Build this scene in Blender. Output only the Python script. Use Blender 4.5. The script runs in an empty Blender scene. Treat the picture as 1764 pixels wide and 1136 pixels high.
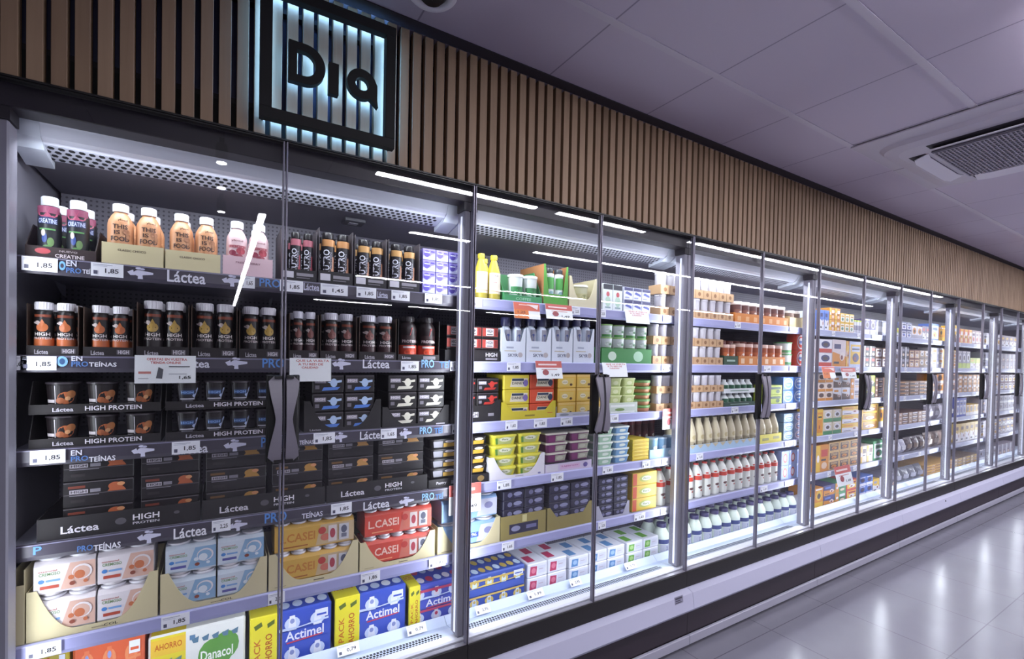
import bpy, math, random
from mathutils import Vector, Matrix
random.seed(7)
SC = bpy.context.scene
COL = SC.collection
R = math.radians

# ------------------------------------------------------------------ camera
F_PX, YAW, PITCH, ROLL, CY, CAMD = 817.678, 0.55209, -0.01611, 0.01988, 629.201, 1.62329
fwd = Vector((math.sin(YAW)*math.cos(PITCH), math.cos(YAW)*math.cos(PITCH), math.sin(PITCH)))
rgt0 = Vector((math.cos(YAW), -math.sin(YAW), 0))
up0 = rgt0.cross(fwd)
rgt = rgt0*math.cos(ROLL) + up0*math.sin(ROLL)
upv = -rgt0*math.sin(ROLL) + up0*math.cos(ROLL)
cd = bpy.data.cameras.new('camera'); cam = bpy.data.objects.new('camera', cd); COL.objects.link(cam)
cd.sensor_width = 36; cd.lens = F_PX/1764*36; cd.shift_y = (CY-568)/1764
cd.clip_start = .05; cd.clip_end = 60
m = Matrix((rgt, upv, -fwd)).transposed().to_4x4(); m.translation = Vector((0, -CAMD, 1.5))
cam.matrix_world = m
SC.camera = cam

# ------------------------------------------------------------------ world, exposure, big lights
SC.view_settings.view_transform = 'Standard'; SC.view_settings.look = 'None'
SC.view_settings.exposure = 0.12; SC.view_settings.gamma = 1.0
wd = bpy.data.worlds.new('world'); SC.world = wd; wd.use_nodes = True
wd.node_tree.nodes['Background'].inputs[0].default_value = (.55, .5, .62, 1)
wd.node_tree.nodes['Background'].inputs[1].default_value = .25
SC.cycles.max_bounces = 7; SC.cycles.diffuse_bounces = 3; SC.cycles.glossy_bounces = 3
SC.cycles.transparent_max_bounces = 12; SC.cycles.transmission_bounces = 4
SC.cycles.caustics_reflective = False; SC.cycles.caustics_refractive = False
SC.cycles.sample_clamp_indirect = 4.0

LAMP_STRENGTH = 85.0
LED_POWER = 3.7
TOP_POWER = 4.6
SIGN_STRENGTH = 26.0
DECK_POWER = 1.4

def area(name, loc, rot, sx, sy, power, color=(1, 1, 1), spread=math.pi):
    ld = bpy.data.lights.new(name, 'AREA'); ld.shape = 'RECTANGLE'; ld.size = sx; ld.size_y = sy
    ld.energy = power; ld.color = color; ld.spread = spread
    o = bpy.data.objects.new(name, ld); COL.objects.link(o)
    o.location = loc; o.rotation_euler = rot
    return o

DOOR_X = [-0.472, 0.167, 0.819, 1.456, 2.095, 2.727, 3.385, 4.027, 4.676, 5.293, 5.972, 6.669, 7.281, 7.90, 8.53, 9.17, 9.80]
Z_HEAD = 2.154; Z_CEIL = 2.639
LEDC = (.86, .92, 1.0)
for k in range(0, len(DOOR_X), 2):
    x = DOOR_X[k]
    far = k >= 6
    for s in (-1, 1):
        if k == 0 and s < 0: continue
        p = LED_POWER*(.75 if k < 2 else 1.1)
        area('led_mullion_light', (x+s*.03, .06, 1.22), (R(90), 0, R(90 if s < 0 else -90)+s*R(0)), .02, 1.55, p, LEDC)
for k in range(0, len(DOOR_X)-1, 2):
    x0, x1 = DOOR_X[k], DOOR_X[min(k+2, len(DOOR_X)-1)]
    area('led_canopy_light', ((x0+x1)/2, .085, 2.03), (R(28), 0, 0), x1-x0-.12, .02, TOP_POWER*(.9 if k == 0 else 1), LEDC)

for k in range(0, len(DOOR_X)-1, 2):
    x0, x1 = DOOR_X[k], DOOR_X[min(k+2, len(DOOR_X)-1)]
    area('deck_fill_light', ((x0+x1)/2, .135, .652), (R(8), 0, 0), x1-x0-.12, .012, DECK_POWER, LEDC)  # fill light added under the lowest shelf to brighten the deck

# ------------------------------------------------------------------ materials
def lin(c):
    return c/12.92 if c <= .04045 else ((c+.055)/1.055)**2.4
def rgb(h):
    h = h.lstrip('#')
    return tuple(lin(int(h[i:i+2], 16)/255) for i in (0, 2, 4)) + (1,)
_m = {}
def M(h, rough=.45, metal=0.0, emit=0.0):
    key = (h, rough, metal, emit)
    if key in _m: return _m[key]
    mt = bpy.data.materials.new('paint_'+h.lstrip('#')); mt.use_nodes = True
    b = mt.node_tree.nodes['Principled BSDF']
    b.inputs['Base Color'].default_value = rgb(h); b.inputs['Roughness'].default_value = rough
    b.inputs['Metallic'].default_value = metal
    if emit:
        b.inputs['Emission Color'].default_value = rgb(h); b.inputs['Emission Strength'].default_value = emit
    _m[key] = mt
    return mt

class NT:
    def __init__(s, name):
        s.m = bpy.data.materials.new(name); s.m.use_nodes = True; s.t = s.m.node_tree
        s.b = s.t.nodes['Principled BSDF']
        s.tc = s.t.nodes.new('ShaderNodeTexCoord')
    def n(s, typ, **kw):
        nd = s.t.nodes.new(typ)
        for k, v in kw.items(): setattr(nd, k, v)
        return nd
    def l(s, a, b): s.t.links.new(a, b)
    def math(s, op, a, b=None, c=None):
        nd = s.n('ShaderNodeMath', operation=op)
        for i, v in enumerate((a, b, c)):
            if v is None: continue
            if isinstance(v, (int, float)): nd.inputs[i].default_value = v
            else: s.l(v, nd.inputs[i])
        return nd.outputs[0]
    def mix(s, f, a, b):
        nd = s.n('ShaderNodeMix', data_type='RGBA')
        for i, v in ((0, f), (6, a), (7, b)):
            if isinstance(v, (int, float)): nd.inputs[i].default_value = v
            elif isinstance(v, tuple): nd.inputs[i].default_value = v
            else: s.l(v, nd.inputs[i])
        return nd.outputs[2]

def tile_mat(name, base, joint, px, py, ox, oy, w, rough, mottle=.0, mscale=3, bump=True, seam_hi=None):
    t = NT(name)
    sp = t.n('ShaderNodeSeparateXYZ'); t.l(t.tc.outputs['Object'], sp.inputs[0])
    def line(c, p, o, ww):
        v = t.math('SUBTRACT', c, o); v = t.math('DIVIDE', v, p); v = t.math('FRACT', v)
        v = t.math('SUBTRACT', v, .5); v = t.math('ABSOLUTE', v)
        return t.math('GREATER_THAN', v, .5-ww/p/2)
    lx = line(sp.outputs[0], px, ox, w); ly = line(sp.outputs[1], py, oy, w)
    mask = t.math('MAXIMUM', lx, ly)
    nz = t.n('ShaderNodeTexNoise'); nz.inputs['Scale'].default_value = mscale; nz.inputs['Detail'].default_value = 6
    t.l(t.tc.outputs['Object'], nz.inputs['Vector'])
    b0 = rgb(base); b1 = tuple(max(0, c*(1-mottle)) for c in b0[:3])+(1,)
    col = t.mix(nz.outputs['Fac'], b0, b1)
    col = t.mix(mask, col, rgb(joint))
    t.l(col, t.b.inputs['Base Color']); t.b.inputs['Roughness'].default_value = rough
    if mottle:
        rr = t.math('MULTIPLY_ADD', nz.outputs['Fac'], .12, rough-.04); t.l(rr, t.b.inputs['Roughness'])
    return t

def wood_mat():
    t = NT('oak_veneer')
    mp = t.n('ShaderNodeMapping'); mp.inputs['Scale'].default_value = (28, 28, 1.6)
    t.l(t.tc.outputs['Object'], mp.inputs[0])
    nz = t.n('ShaderNodeTexNoise'); nz.inputs['Scale'].default_value = 2.2; nz.inputs['Detail'].default_value = 8; nz.inputs['Distortion'].default_value = .6
    t.l(mp.outputs[0], nz.inputs['Vector'])
    # each slat its own tone
    sp = t.n('ShaderNodeSeparateXYZ'); t.l(t.tc.outputs['Object'], sp.inputs[0])
    k = t.math('FLOOR', t.math('DIVIDE', t.math('ADD', sp.outputs[0], .460), .0444))
    wn = t.n('ShaderNodeTexWhiteNoise', noise_dimensions='1D'); t.l(k, wn.inputs['W'])
    f = t.math('MULTIPLY_ADD', wn.outputs['Value'], .45, t.math('MULTIPLY', nz.outputs['Fac'], .6))
    col = t.mix(f, rgb('#aa8e72'), rgb('#826850'))
    t.l(col, t.b.inputs['Base Color']); t.b.inputs['Roughness'].default_value = .6
    return t.m

def glass_mat():
    mt = bpy.data.materials.new('door_glass'); mt.use_nodes = True; nt = mt.node_tree
    for n in list(nt.nodes): nt.nodes.remove(n)
    out = nt.nodes.new('ShaderNodeOutputMaterial'); tr = nt.nodes.new('ShaderNodeBsdfTransparent')
    gl = nt.nodes.new('ShaderNodeBsdfGlossy'); gl.inputs['Roughness'].default_value = .012
    tr.inputs[0].default_value = (.985, .985, .99, 1)
    lw = nt.nodes.new('ShaderNodeLayerWeight'); lw.inputs['Blend'].default_value = .5
    pw = nt.nodes.new('ShaderNodeMath'); pw.operation = 'POWER'; pw.inputs[1].default_value = 5
    ma = nt.nodes.new('ShaderNodeMath'); ma.operation = 'MULTIPLY_ADD'; ma.inputs[1].default_value = .9; ma.inputs[2].default_value = .04
    mx = nt.nodes.new('ShaderNodeMixShader')
    nt.links.new(lw.outputs['Facing'], pw.inputs[0]); nt.links.new(pw.outputs[0], ma.inputs[0])
    nt.links.new(ma.outputs[0], mx.inputs[0]); nt.links.new(tr.outputs[0], mx.inputs[1]); nt.links.new(gl.outputs[0], mx.inputs[2])
    nt.links.new(mx.outputs[0], out.inputs[0])
    return mt

def perf_mat(name, base, hole, p):
    t = NT(name)
    sp = t.n('ShaderNodeSeparateXYZ'); t.l(t.tc.outputs['Object'], sp.inputs[0])
    def c(o, pp):
        v = t.math('FRACT', t.math('DIVIDE', o, pp)); v = t.math('SUBTRACT', v, .5); return t.math('MULTIPLY', v, v)
    d = t.math('ADD', c(sp.outputs[0], p), c(sp.outputs[2], p))
    col = t.mix(t.math('LESS_THAN', d, .05), rgb(base), rgb(hole))
    t.l(col, t.b.inputs['Base Color']); t.b.inputs['Roughness'].default_value = .5
    return t.m

WOOD = wood_mat(); GLASS = glass_mat()
ALU = M('#94929e', .42, .2); ALUD = M('#4b474f', .35, .7); BLACK = M('#0d0a0c', .45); SIGNB = M('#060506', .75); DBROWN = M('#1c1517', .5)
WHITE = M('#e4e6f0', .4); LILAC = M('#b4b6e2', .4)

# ------------------------------------------------------------------ geometry helpers
_tx = {}
def text_geo(s):
    if s in _tx: return _tx[s]
    cu = bpy.data.curves.new('t', 'FONT'); cu.body = s; cu.size = 1; cu.resolution_u = 2; cu.offset = .018
    o = bpy.data.objects.new('t', cu)
    me = bpy.data.meshes.new_from_object(o)
    vs = [(v.co.x, v.co.y) for v in me.vertices]; fs = [tuple(p.vertices) for p in me.polygons]
    bpy.data.objects.remove(o); bpy.data.curves.remove(cu); bpy.data.meshes.remove(me)
    x0 = min(v[0] for v in vs); x1 = max(v[0] for v in vs); y0 = min(v[1] for v in vs); y1 = max(v[1] for v in vs)
    _tx[s] = ([((x-(x0+x1)/2), (y-(y0+y1)/2)) for x, y in vs], fs, x1-x0, y1-y0)
    return _tx[s]

class MB:
    def __init__(s): s.v = []; s.f = []; s.mi = []; s.ms = []; s.sm = []
    def mat(s, m):
        if m not in s.ms: s.ms.append(m)
        return s.ms.index(m)
    def add(s, vs, fs, m, smooth=False):
        n = len(s.v); k = s.mat(m); s.v += [tuple(v) for v in vs]
        for f in fs: s.f.append(tuple(n+i for i in f)); s.mi.append(k); s.sm.append(smooth)
    def box(s, x0, x1, y0, y1, z0, z1, m, c=0):
        if c <= 0:
            vs = [(x, y, z) for x in (x0, x1) for y in (y0, y1) for z in (z0, z1)]
            s.add(vs, [(0, 1, 3, 2), (4, 6, 7, 5), (0, 4, 5, 1), (2, 3, 7, 6), (0, 2, 6, 4), (1, 5, 7, 3)], m); return
        c = min(c, (x1-x0)*.45, (y1-y0)*.45, (z1-z0)*.45)
        vs = []; idx = {}
        for i, x in enumerate((x0, x1)):
            for j, y in enumerate((y0, y1)):
                for k, z in enumerate((z0, z1)):
                    dx, dy, dz = c*(1-2*i), c*(1-2*j), c*(1-2*k)
                    idx[i, j, k, 0] = len(vs); vs.append((x, y+dy, z+dz))
                    idx[i, j, k, 1] = len(vs); vs.append((x+dx, y, z+dz))
                    idx[i, j, k, 2] = len(vs); vs.append((x+dx, y+dy, z))
        fs = []
        I = lambda i, j, k, a: idx[i, j, k, a]
        for i in (0, 1):
            fs.append([I(i, 0, 0, 0), I(i, 1, 0, 0), I(i, 1, 1, 0), I(i, 0, 1, 0)])
            fs.append([I(0, i, 0, 1), I(1, i, 0, 1), I(1, i, 1, 1), I(0, i, 1, 1)])
            fs.append([I(0, 0, i, 2), I(1, 0, i, 2), I(1, 1, i, 2), I(0, 1, i, 2)])
            for j in (0, 1):
                fs.append([I(i, j, 0, 0), I(i, j, 0, 1), I(i, j, 1, 1), I(i, j, 1, 0)])
                fs.append([I(i, 0, j, 0), I(i, 0, j, 2), I(i, 1, j, 2), I(i, 1, j, 0)])
                fs.append([I(0, i, j, 1), I(0, i, j, 2), I(1, i, j, 2), I(1, i, j, 1)])
                for k in (0, 1): fs.append([I(i, j, k, 0), I(i, j, k, 1), I(i, j, k, 2)])
        cc = Vector(((x0+x1)/2, (y0+y1)/2, (z0+z1)/2)); out = []
        for f in fs:
            p = [Vector(vs[q]) for q in f]; n = (p[1]-p[0]).cross(p[2]-p[0])
            ce = sum(p, Vector())/len(p)
            out.append(tuple(f) if n.dot(ce-cc) > 0 else tuple(reversed(f)))
        s.add(vs, out, m)
    def prism(s, pts, y0, y1, m):        # polygon in x,z, counter-clockwise seen from -y
        n = len(pts)
        vs = [(x, y0, z) for x, z in pts]+[(x, y1, z) for x, z in pts]
        fs = [tuple(range(n)), tuple(range(2*n-1, n-1, -1))]+[((i+1) % n, i, n+i, n+(i+1) % n) for i in range(n)]
        s.add(vs, fs, m)
    def bar(s, pts, x0, x1, m):          # polygon in y,z extruded along x
        n = len(pts)
        vs = [(x0, y, z) for y, z in pts]+[(x1, y, z) for y, z in pts]
        fs = [tuple(range(n-1, -1, -1)), tuple(range(n, 2*n))]+[(i, (i+1) % n, n+(i+1) % n, n+i) for i in range(n)]
        s.add(vs, fs, m)
    def lathe(s, prof, m, cx=0, cy=0, seg=16, sy=1.0, cap=True, smooth=True):
        vs = []; fs = []
        for r, z in prof:
            for i in range(seg):
                a = 2*math.pi*i/seg
                vs.append((cx+r*math.cos(a), cy+sy*r*math.sin(a), z))
        for j in range(len(prof)-1):
            for i in range(seg):
                k = (i+1) % seg
                fs.append((j*seg+i, j*seg+k, (j+1)*seg+k, (j+1)*seg+i))
        s.add(vs, fs, m, smooth)
        if cap:
            n = len(prof)
            s.add([vs[i] for i in range(seg)], [tuple(range(seg-1, -1, -1))], m)
            s.add([vs[(n-1)*seg+i] for i in range(seg)], [tuple(range(seg))], m)
    def frustum(s, w0, d0, w1, d1, z0, z1, m, cy, e=0.15):   # rounded-corner tapered box
        def ring(w, d, z):
            r = min(w, d)*e; out = []
            for sx, sy, a0 in ((1, -1, -90), (1, 1, 0), (-1, 1, 90), (-1, -1, 180)):
                for q in (0, 45, 90):
                    a = R(a0+q); out.append((sx*(w/2-r)+r*math.cos(a), cy+sy*(d/2-r)+r*math.sin(a), z))
            return out
        a = ring(w0, d0, z0); b = ring(w1, d1, z1); n = len(a)
        s.add(a+b, [(i, (i+1) % n, n+(i+1) % n, n+i) for i in range(n)]+[tuple(range(n-1, -1, -1)), tuple(range(n, 2*n))], m)
    def build(s, name, parent=None):
        me = bpy.data.meshes.new(name); me.from_pydata(s.v, [], s.f)
        for m in s.ms: me.materials.append(m)
        me.polygons.foreach_set('material_index', s.mi); me.polygons.foreach_set('use_smooth', s.sm)
        me.update()
        return me
    def obj(s, name, parent=None, loc=None):
        o = bpy.data.objects.new(name, s.build(name)); COL.objects.link(o)
        if parent: o.parent = parent
        if loc: o.location = loc
        return o

def prints(mb, F, specs, strips=1, base=0):
    """flat printing on a face; F(u,w,k) maps 0..1 coordinates and a layer number to a point"""
    for n, sp in enumerate(specs):
        k = base+n+1; t = sp[0]
        mt = M(sp[-1]) if isinstance(sp[-1], str) else sp[-1]
        if t == 'r':
            _, x0, x1, z0, z1, _c = sp
            q = max(1, int(math.ceil(strips*(x1-x0)))) if strips > 1 else 1
            vs = []
            for i in range(q+1):
                u = x0+(x1-x0)*i/q; vs += [F(u, z0, k), F(u, z1, k)]
            mb.add(vs, [(2*i, 2*i+2, 2*i+3, 2*i+1) for i in range(q)], mt)
        elif t == 'e':
            _, cx, cz, rx, rz, _c = sp
            vs = [F(cx, cz, k)]+[F(cx+rx*math.cos(a*math.pi/7), cz+rz*math.sin(a*math.pi/7), k) for a in range(14)]
            mb.add(vs, [(0, i+1, (i+1) % 14+1) for i in range(14)], mt)
        elif t == 'p':
            mb.add([F(x, z, k) for x, z in sp[1]], [tuple(range(len(sp[1])))], mt)
        elif t == 't':
            _, s, cx, cz, w, h, _c = sp
            vs, fs, tw, th = text_geo(s)
            mb.add([F(cx+x/tw*w, cz+y/th*h, k) for x, y in vs], fs, mt)
        elif t == 'tv':      # text running upwards
            _, s, cx, cz, w, h, _c = sp
            vs, fs, tw, th = text_geo(s)
            mb.add([F(cx-y/th*w, cz+x/tw*h, k) for x, y in vs], fs, mt)

# ------------------------------------------------------------------ things
def tag(o, label, cat, group=None):
    o['label'] = label; o['category'] = cat
    if group: o['group'] = group
def struct(o): o['kind'] = 'structure'; return o
def empty(name, loc=(0, 0, 0)):
    o = bpy.data.objects.new(name, None); o.empty_display_size = .05; COL.objects.link(o); o.location = loc; return o

RECORDS = []      # things waiting for their label: (object, description, category, x, y, z, shelf, row)
def place(proto, name, x, y, z, desc, cat, shelf, rz=0, group=None, rx=0):
    """proto: list of (part name, mesh, index of the parent part or None, label). One part alone becomes the thing itself."""
    if len(proto) == 1:
        root = bpy.data.objects.new(name, proto[0][1]); COL.objects.link(root)
        root.location = (x, y, z); root.rotation_euler = (rx, 0, rz)
    else:
        root = empty(name, (x, y, z)); root.rotation_euler = (rx, 0, rz)
        made = []
        for pn, me, par, lab in proto:
            o = bpy.data.objects.new(pn, me); COL.objects.link(o)
            o.parent = root if par is None else made[par]
            if lab: o['label'] = lab
            made.append(o)
    root['category'] = cat
    RECORDS.append((root, desc, cat, x, y, z, shelf, group))
    return root

ORD = 'first second third fourth fifth sixth seventh eighth ninth tenth eleventh twelfth thirteenth fourteenth fifteenth sixteenth seventeenth eighteenth nineteenth twentieth'.split()
SHELF_NAME = ['top shelf', 'second shelf', 'third shelf', 'fourth shelf', 'fifth shelf', 'bottom deck']
def cluster(vals, tol):
    out = []
    for v in sorted(vals):
        if not out or v-out[-1][-1] > tol: out.append([v])
        else: out[-1].append(v)
    return [sum(g)/len(g) for g in out]
def label_all():
    groups = {}
    for r in RECORDS:
        xd = r[3]*CAMD/(CAMD+max(0, r[4])); door = max(0, sum(1 for d in DOOR_X if xd > d)-1)
        groups.setdefault((r[1], r[6], door), []).append(r)
    for (desc, sh, door), rs in groups.items():
        xs = cluster([r[3] for r in rs], .012); zs = cluster([r[5] for r in rs], .012); ys = cluster([r[4] for r in rs], .03)
        near = lambda v, L: min(range(len(L)), key=lambda i: abs(L[i]-v))
        for r in rs:
            t = desc
            if len(xs) > 1: t += ', '+ORD[near(r[3], xs)]+' from left'
            if len(zs) > 1: t += ', '+(['bottom', 'second', 'third', 'fourth', 'fifth', 'sixth', 'seventh'][near(r[5], zs)])+' tier'
            if len(ys) > 1: t += ', '+(['front', 'second', 'third'][near(r[4], ys)])+' row'
            if sh is not None: t += ', '+SHELF_NAME[sh]
            t += (', behind the ' if len(t.split()) <= 12 else ', ')+ORD[door]+' door'
            r[0]['label'] = t
            tot = sum(1 for q in RECORDS if q[1] == desc and q[6] == sh)
            if tot > 1: r[0]['group'] = r[7] or (desc+' on the '+SHELF_NAME[sh] if sh is not None else desc)

# where a point of the photograph lies on the plane y = const (used to space goods along a shelf)
def at(px, py, y):
    d = fwd + rgt*((px-882)/F_PX) - upv*((py-CY)/F_PX)
    t = (y+CAMD)/d.y
    return d.x*t, 1.5+d.z*t

# ================================================================== THE ROOM
XL, XR, YB, YW = -5.0, 11.5, -13.5, .66
def slab(name, x0, x1, y0, y1, z0, z1, mat):
    b = MB(); b.box(x0, x1, y0, y1, z0, z1, mat); return struct(b.obj(name))
fl = tile_mat('floor_tiles', '#83818c', '#5e5c66', .585, .60, 3.23, -.757, .005, .20, .30, 2.2)
slab('floor', XL, XR, YB, YW, -.05, 0, fl.m)
ce = tile_mat('ceiling_tiles', '#b2a8ba', '#857c8e', .556, .474, 1.12, -.413, .006, .75, .03, 1.0)
slab('ceiling', XL, XR, YB, YW, Z_CEIL, Z_CEIL+.05, ce.m)
for i, yy in enumerate((-.413, -.887, -1.361)):
    b = MB(); b.box(XL, XR, yy-.013, yy+.013, Z_CEIL-.003, Z_CEIL-.0002, M('#b3abba', .6)); struct(b.obj('trim_%d' % (i+1)))
slab('trim_4', XL, XR, -.052, -.001, Z_CEIL-.004, Z_CEIL-.0002, M('#2b242c', .8))  # dark strip standing in for the shade where the ceiling meets the slats
slab('wall_front', XL, XR, YW, YW+.1, 0, Z_CEIL, M('#56525c', .8))
slab('wall_back', XL, XR, YB-.1, YB, 0, Z_CEIL, M('#77737c', .8))
slab('wall_left', XL-.1, XL, YB, YW, 0, Z_CEIL, M('#77737c', .8))
slab('wall_right', XR, XR+.1, YB, YW, 0, Z_CEIL, M('#77737c', .8))

# ---- slatted oak cladding above the cases
SX0, SX1 = -1.254, 10.2
t = empty('slatted_cladding', (0, 0, Z_HEAD))
b = MB(); b.box(SX0, SX1, .058, .075, 0, Z_CEIL-Z_HEAD-.001, M('#3a3b58', .7)); b.obj('backing_board', t)
b = MB(); b.box(SX0, SX1, .030, .057, .085, .10, M('#17141a', .7)); b.box(SX0, SX1, .030, .057, .0, .085, M('#0a0809', .8)); b.box(SX0, SX1, .030, .057, .40, .415, M('#17141a', .7)); b.obj('batten', t)
b = MB(); k = 0
x = -.453-.0444*18
while x < SX1-.04:
    b.box(x, x+.0305, 0, .029, .001, Z_CEIL-Z_HEAD-.004, WOOD, .0012); x += .0444
b.obj('slat_field', t)
tag(t, 'vertical oak slat cladding on dark backing above the long row of fridge doors', 'wall cladding')

# ---- illuminated square sign
t = empty('illuminated_sign', (.292, -.049, 2.389))
hw, bw = .200, .032
b = MB()
for x0, x1, z0, z1 in ((-hw, hw, -hw, -hw+bw), (-hw, hw, hw-bw, hw), (-hw, -hw+bw, -hw+bw, hw-bw), (hw-bw, hw, -hw+bw, hw-bw)):
    b.box(x0, x1, 0, .028, z0, z1, SIGNB, .001)
fr = b.obj('sign_frame', t)
SG = M('#7cbcff', .5, 0, SIGN_STRENGTH)
b = MB()
for x0, x1, z0, z1 in ((-hw, hw, -hw, -hw+bw), (-hw, hw, hw-bw, hw), (-hw, -hw+bw, -hw+bw, hw-bw), (hw-bw, hw, -hw+bw, hw-bw)):
    b.box(x0+.009, x1-.009, .0285, .0315, z0+.009, z1-.009, SG)
o = b.obj('light_strip', fr); o['label'] = 'cyan white glowing strip behind the frame'
for q in range(4):
    b = MB(); b.lathe([(.004, 0), (.004, .018)], ALUD, seg=8); o = b.obj('standoff', t, ((-.19, .19)[q % 2], .029, (-.19, .19)[q//2])); o.rotation_euler = (R(-90), 0, 0)
def ring_shape(outer, inner, y0, y1, m, b):
    n = len(outer)
    vs = [(x, y0, z) for x, z in outer]+[(x, y0, z) for x, z in inner]+[(x, y1, z) for x, z in outer]+[(x, y1, z) for x, z in inner]
    fs = []
    for i in range(n):
        k = (i+1) % n
        fs += [(i, k, n+k, n+i), (2*n+k, 2*n+i, 3*n+i, 3*n+k), (k, i, 2*n+i, 2*n+k), (n+i, n+k, 3*n+k, 3*n+i)]
    b.add(vs, fs, m)
def letter_D(sc=1.0):
    o, i = [], []
    H_, W_, T = .060*sc, .058*sc, .023*sc
    N = 24
    for k in range(N):        # outline of a round D with a straight left side
        a = -math.pi/2+math.pi*k/(N-1)
        o.append((-.004+W_*math.cos(a), H_*math.sin(a))); i.append((-.006+(W_-T-.003)*math.cos(a), (H_-T)*math.sin(a)))
    o.append((-.050, H_)); i.append((-.050+T, H_-T)); o.append((-.050, -H_)); i.append((-.050+T, -(H_-T)))
    return o, i
def letter_a():
    o, i = [], []; N = 28
    for k in range(N):
        a = 2*math.pi*k/N - math.pi/4
        r = .047
        x, z = r*math.cos(a), r*math.sin(a)
        if k in (1, 2, 3, 4): x, z = .049, (-.040, -.020, -.004, .008)[k-1]     # straight right side that runs down into a foot
        if k == 0: x, z = .052, -.062
        o.append((x, z)); i.append((.021*math.cos(a), .021*math.sin(a)))
    return o, i
def sign_letter(shape, cx, cz, solid=None):
    b = MB()
    if solid: b.box(solid[0], solid[1], 0, .022, solid[2], solid[3], SIGNB, .001)
    else: ring_shape(*shape, 0, .022, SIGNB, b)
    L = b.obj('letter', t, (cx, .004, cz))
    b = MB()
    if solid: b.box(solid[0]+.005, solid[1]-.005, .0222, .0235, solid[2]+.006, solid[3]-.006, SG)
    else:
        (o, i) = shape; f = lambda P, s: [(x*s, z*s) for x, z in P]
        ring_shape(f(o, .86), f(i, 1.2), .0222, .0235, SG, b)
    b.obj('light_strip', L)
sign_letter(letter_D(), -.074, -.010)
sign_letter(None, .005, -.024, solid=(-.015, .015, -.052, .046))
sign_letter(letter_a(), .092, -.016)
tag(t, 'square black sign with three black letters and glowing white edge on oak slats', 'sign')

# ---- ceiling fittings
t = empty('ceiling_spotlight', (.555, -.205, Z_CEIL))
b = MB(); b.lathe([(.078, -.002), (.078, -.010), (.070, -.018), (.052, -.016), (.048, -.002)], M('#d8d4de', .4), seg=32, cap=False); b.obj('trim_ring', t)
b = MB(); b.lathe([(.046, -.001), (.046, -.012), (.03, -.030), (.001, -.031)], M('#151217', .4), seg=24, cap=False); b.obj('lamp_head', t)
tag(t, 'round white-rimmed recessed spotlight in ceiling near the black square sign', 'ceiling light')

t = empty('air_conditioning_cassette', (3.375, -.93, Z_CEIL))
ACW = M('#a59dac', .55)
def rrect(w, d, r, z, n=5):
    out = []
    for sx, sy, a0 in ((1, -1, -90), (1, 1, 0), (-1, 1, 90), (-1, -1, 180)):
        for q in range(n+1):
            a = R(a0+90*q/n); out.append((sx*(w/2-r)+r*math.cos(a), sy*(d/2-r)+r*math.sin(a), z))
    return out
def loft(b, rings, m, smooth=False, lid=True):
    n = len(rings[0]); vs = sum(rings, [])
    fs = [(j*n+i, j*n+(i+1) % n, (j+1)*n+(i+1) % n, (j+1)*n+i) for j in range(len(rings)-1) for i in range(n)]
    if lid: fs.append(tuple((len(rings)-1)*n+i for i in range(n)))
    fs = [tuple(reversed(f)) for f in fs]
    b.add(vs, fs, m, smooth)
b = MB(); b.box(-.575, .49, -.52, .52, -.012, -.004, ACW, .002); b.box(-.058, -.05, -.52, .52, -.0125, -.012, M('#5a5262'))
b.obj('ceiling_plate', t)
b = MB(); loft(b, [rrect(.93, .93, .10, -.012), rrect(.90, .90, .10, -.030), rrect(.80, .80, .09, -.040)], ACW); bz = b.obj('bezel', t)
b = MB()
for sx, sy in ((1, 0), (-1, 0), (0, 1), (0, -1)):
    L = .27
    if sx: b.box(sx*.34-.035, sx*.34+.035, -L, L, -.0415, -.0402, M('#2c2630', .8))
    else: b.box(-L, L, sy*.34-.035, sy*.34+.035, -.0415, -.0402, M('#2c2630', .8))
b.obj('air_slot', bz)
for sx, sy in ((1, 0), (-1, 0), (0, 1), (0, -1)):
    b = MB(); prof = [(-.030, -.042), (.0, -.050), (.030, -.060), (.030, -.063), (0, -.054), (-.030, -.045)]
    vs = []; n = len(prof)
    for e in (-.26, -.2, 0, .2, .26):
        sh = .012 if abs(e) > .25 else 0
        vs += [(p[0]+(-sh if 1 else 0), e, p[1]+sh*.4) for p in prof]
    b.add(vs, [(j*n+i, j*n+(i+1) % n, (j+1)*n+(i+1) % n, (j+1)*n+i) for j in range(4) for i in range(n)], M('#cfc9d6', .4))
    o = b.obj('louvre', bz, (sx*.335, sy*.335, .0)); o.rotation_euler = (0, 0, math.atan2(sy, sx))
b = MB(); b.box(-.28, .28, -.28, .28, -.048, -.0402, M('#57515e', .6), .004)
for i in range(36):
    yy = -.268+i*.0153; b.box(-.27, .27, yy, yy+.006, -.052, -.048, M('#8f8896', .7))
for i in range(18):
    xx = -.268+i*.0306; b.box(xx, xx+.006, -.27, .27, -.0515, -.048, M('#968f9c', .7))
b.obj('intake_grille', bz)
tag(t, 'square white ceiling air conditioning cassette with ribbed intake grille and open louvres', 'air conditioner')

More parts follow.
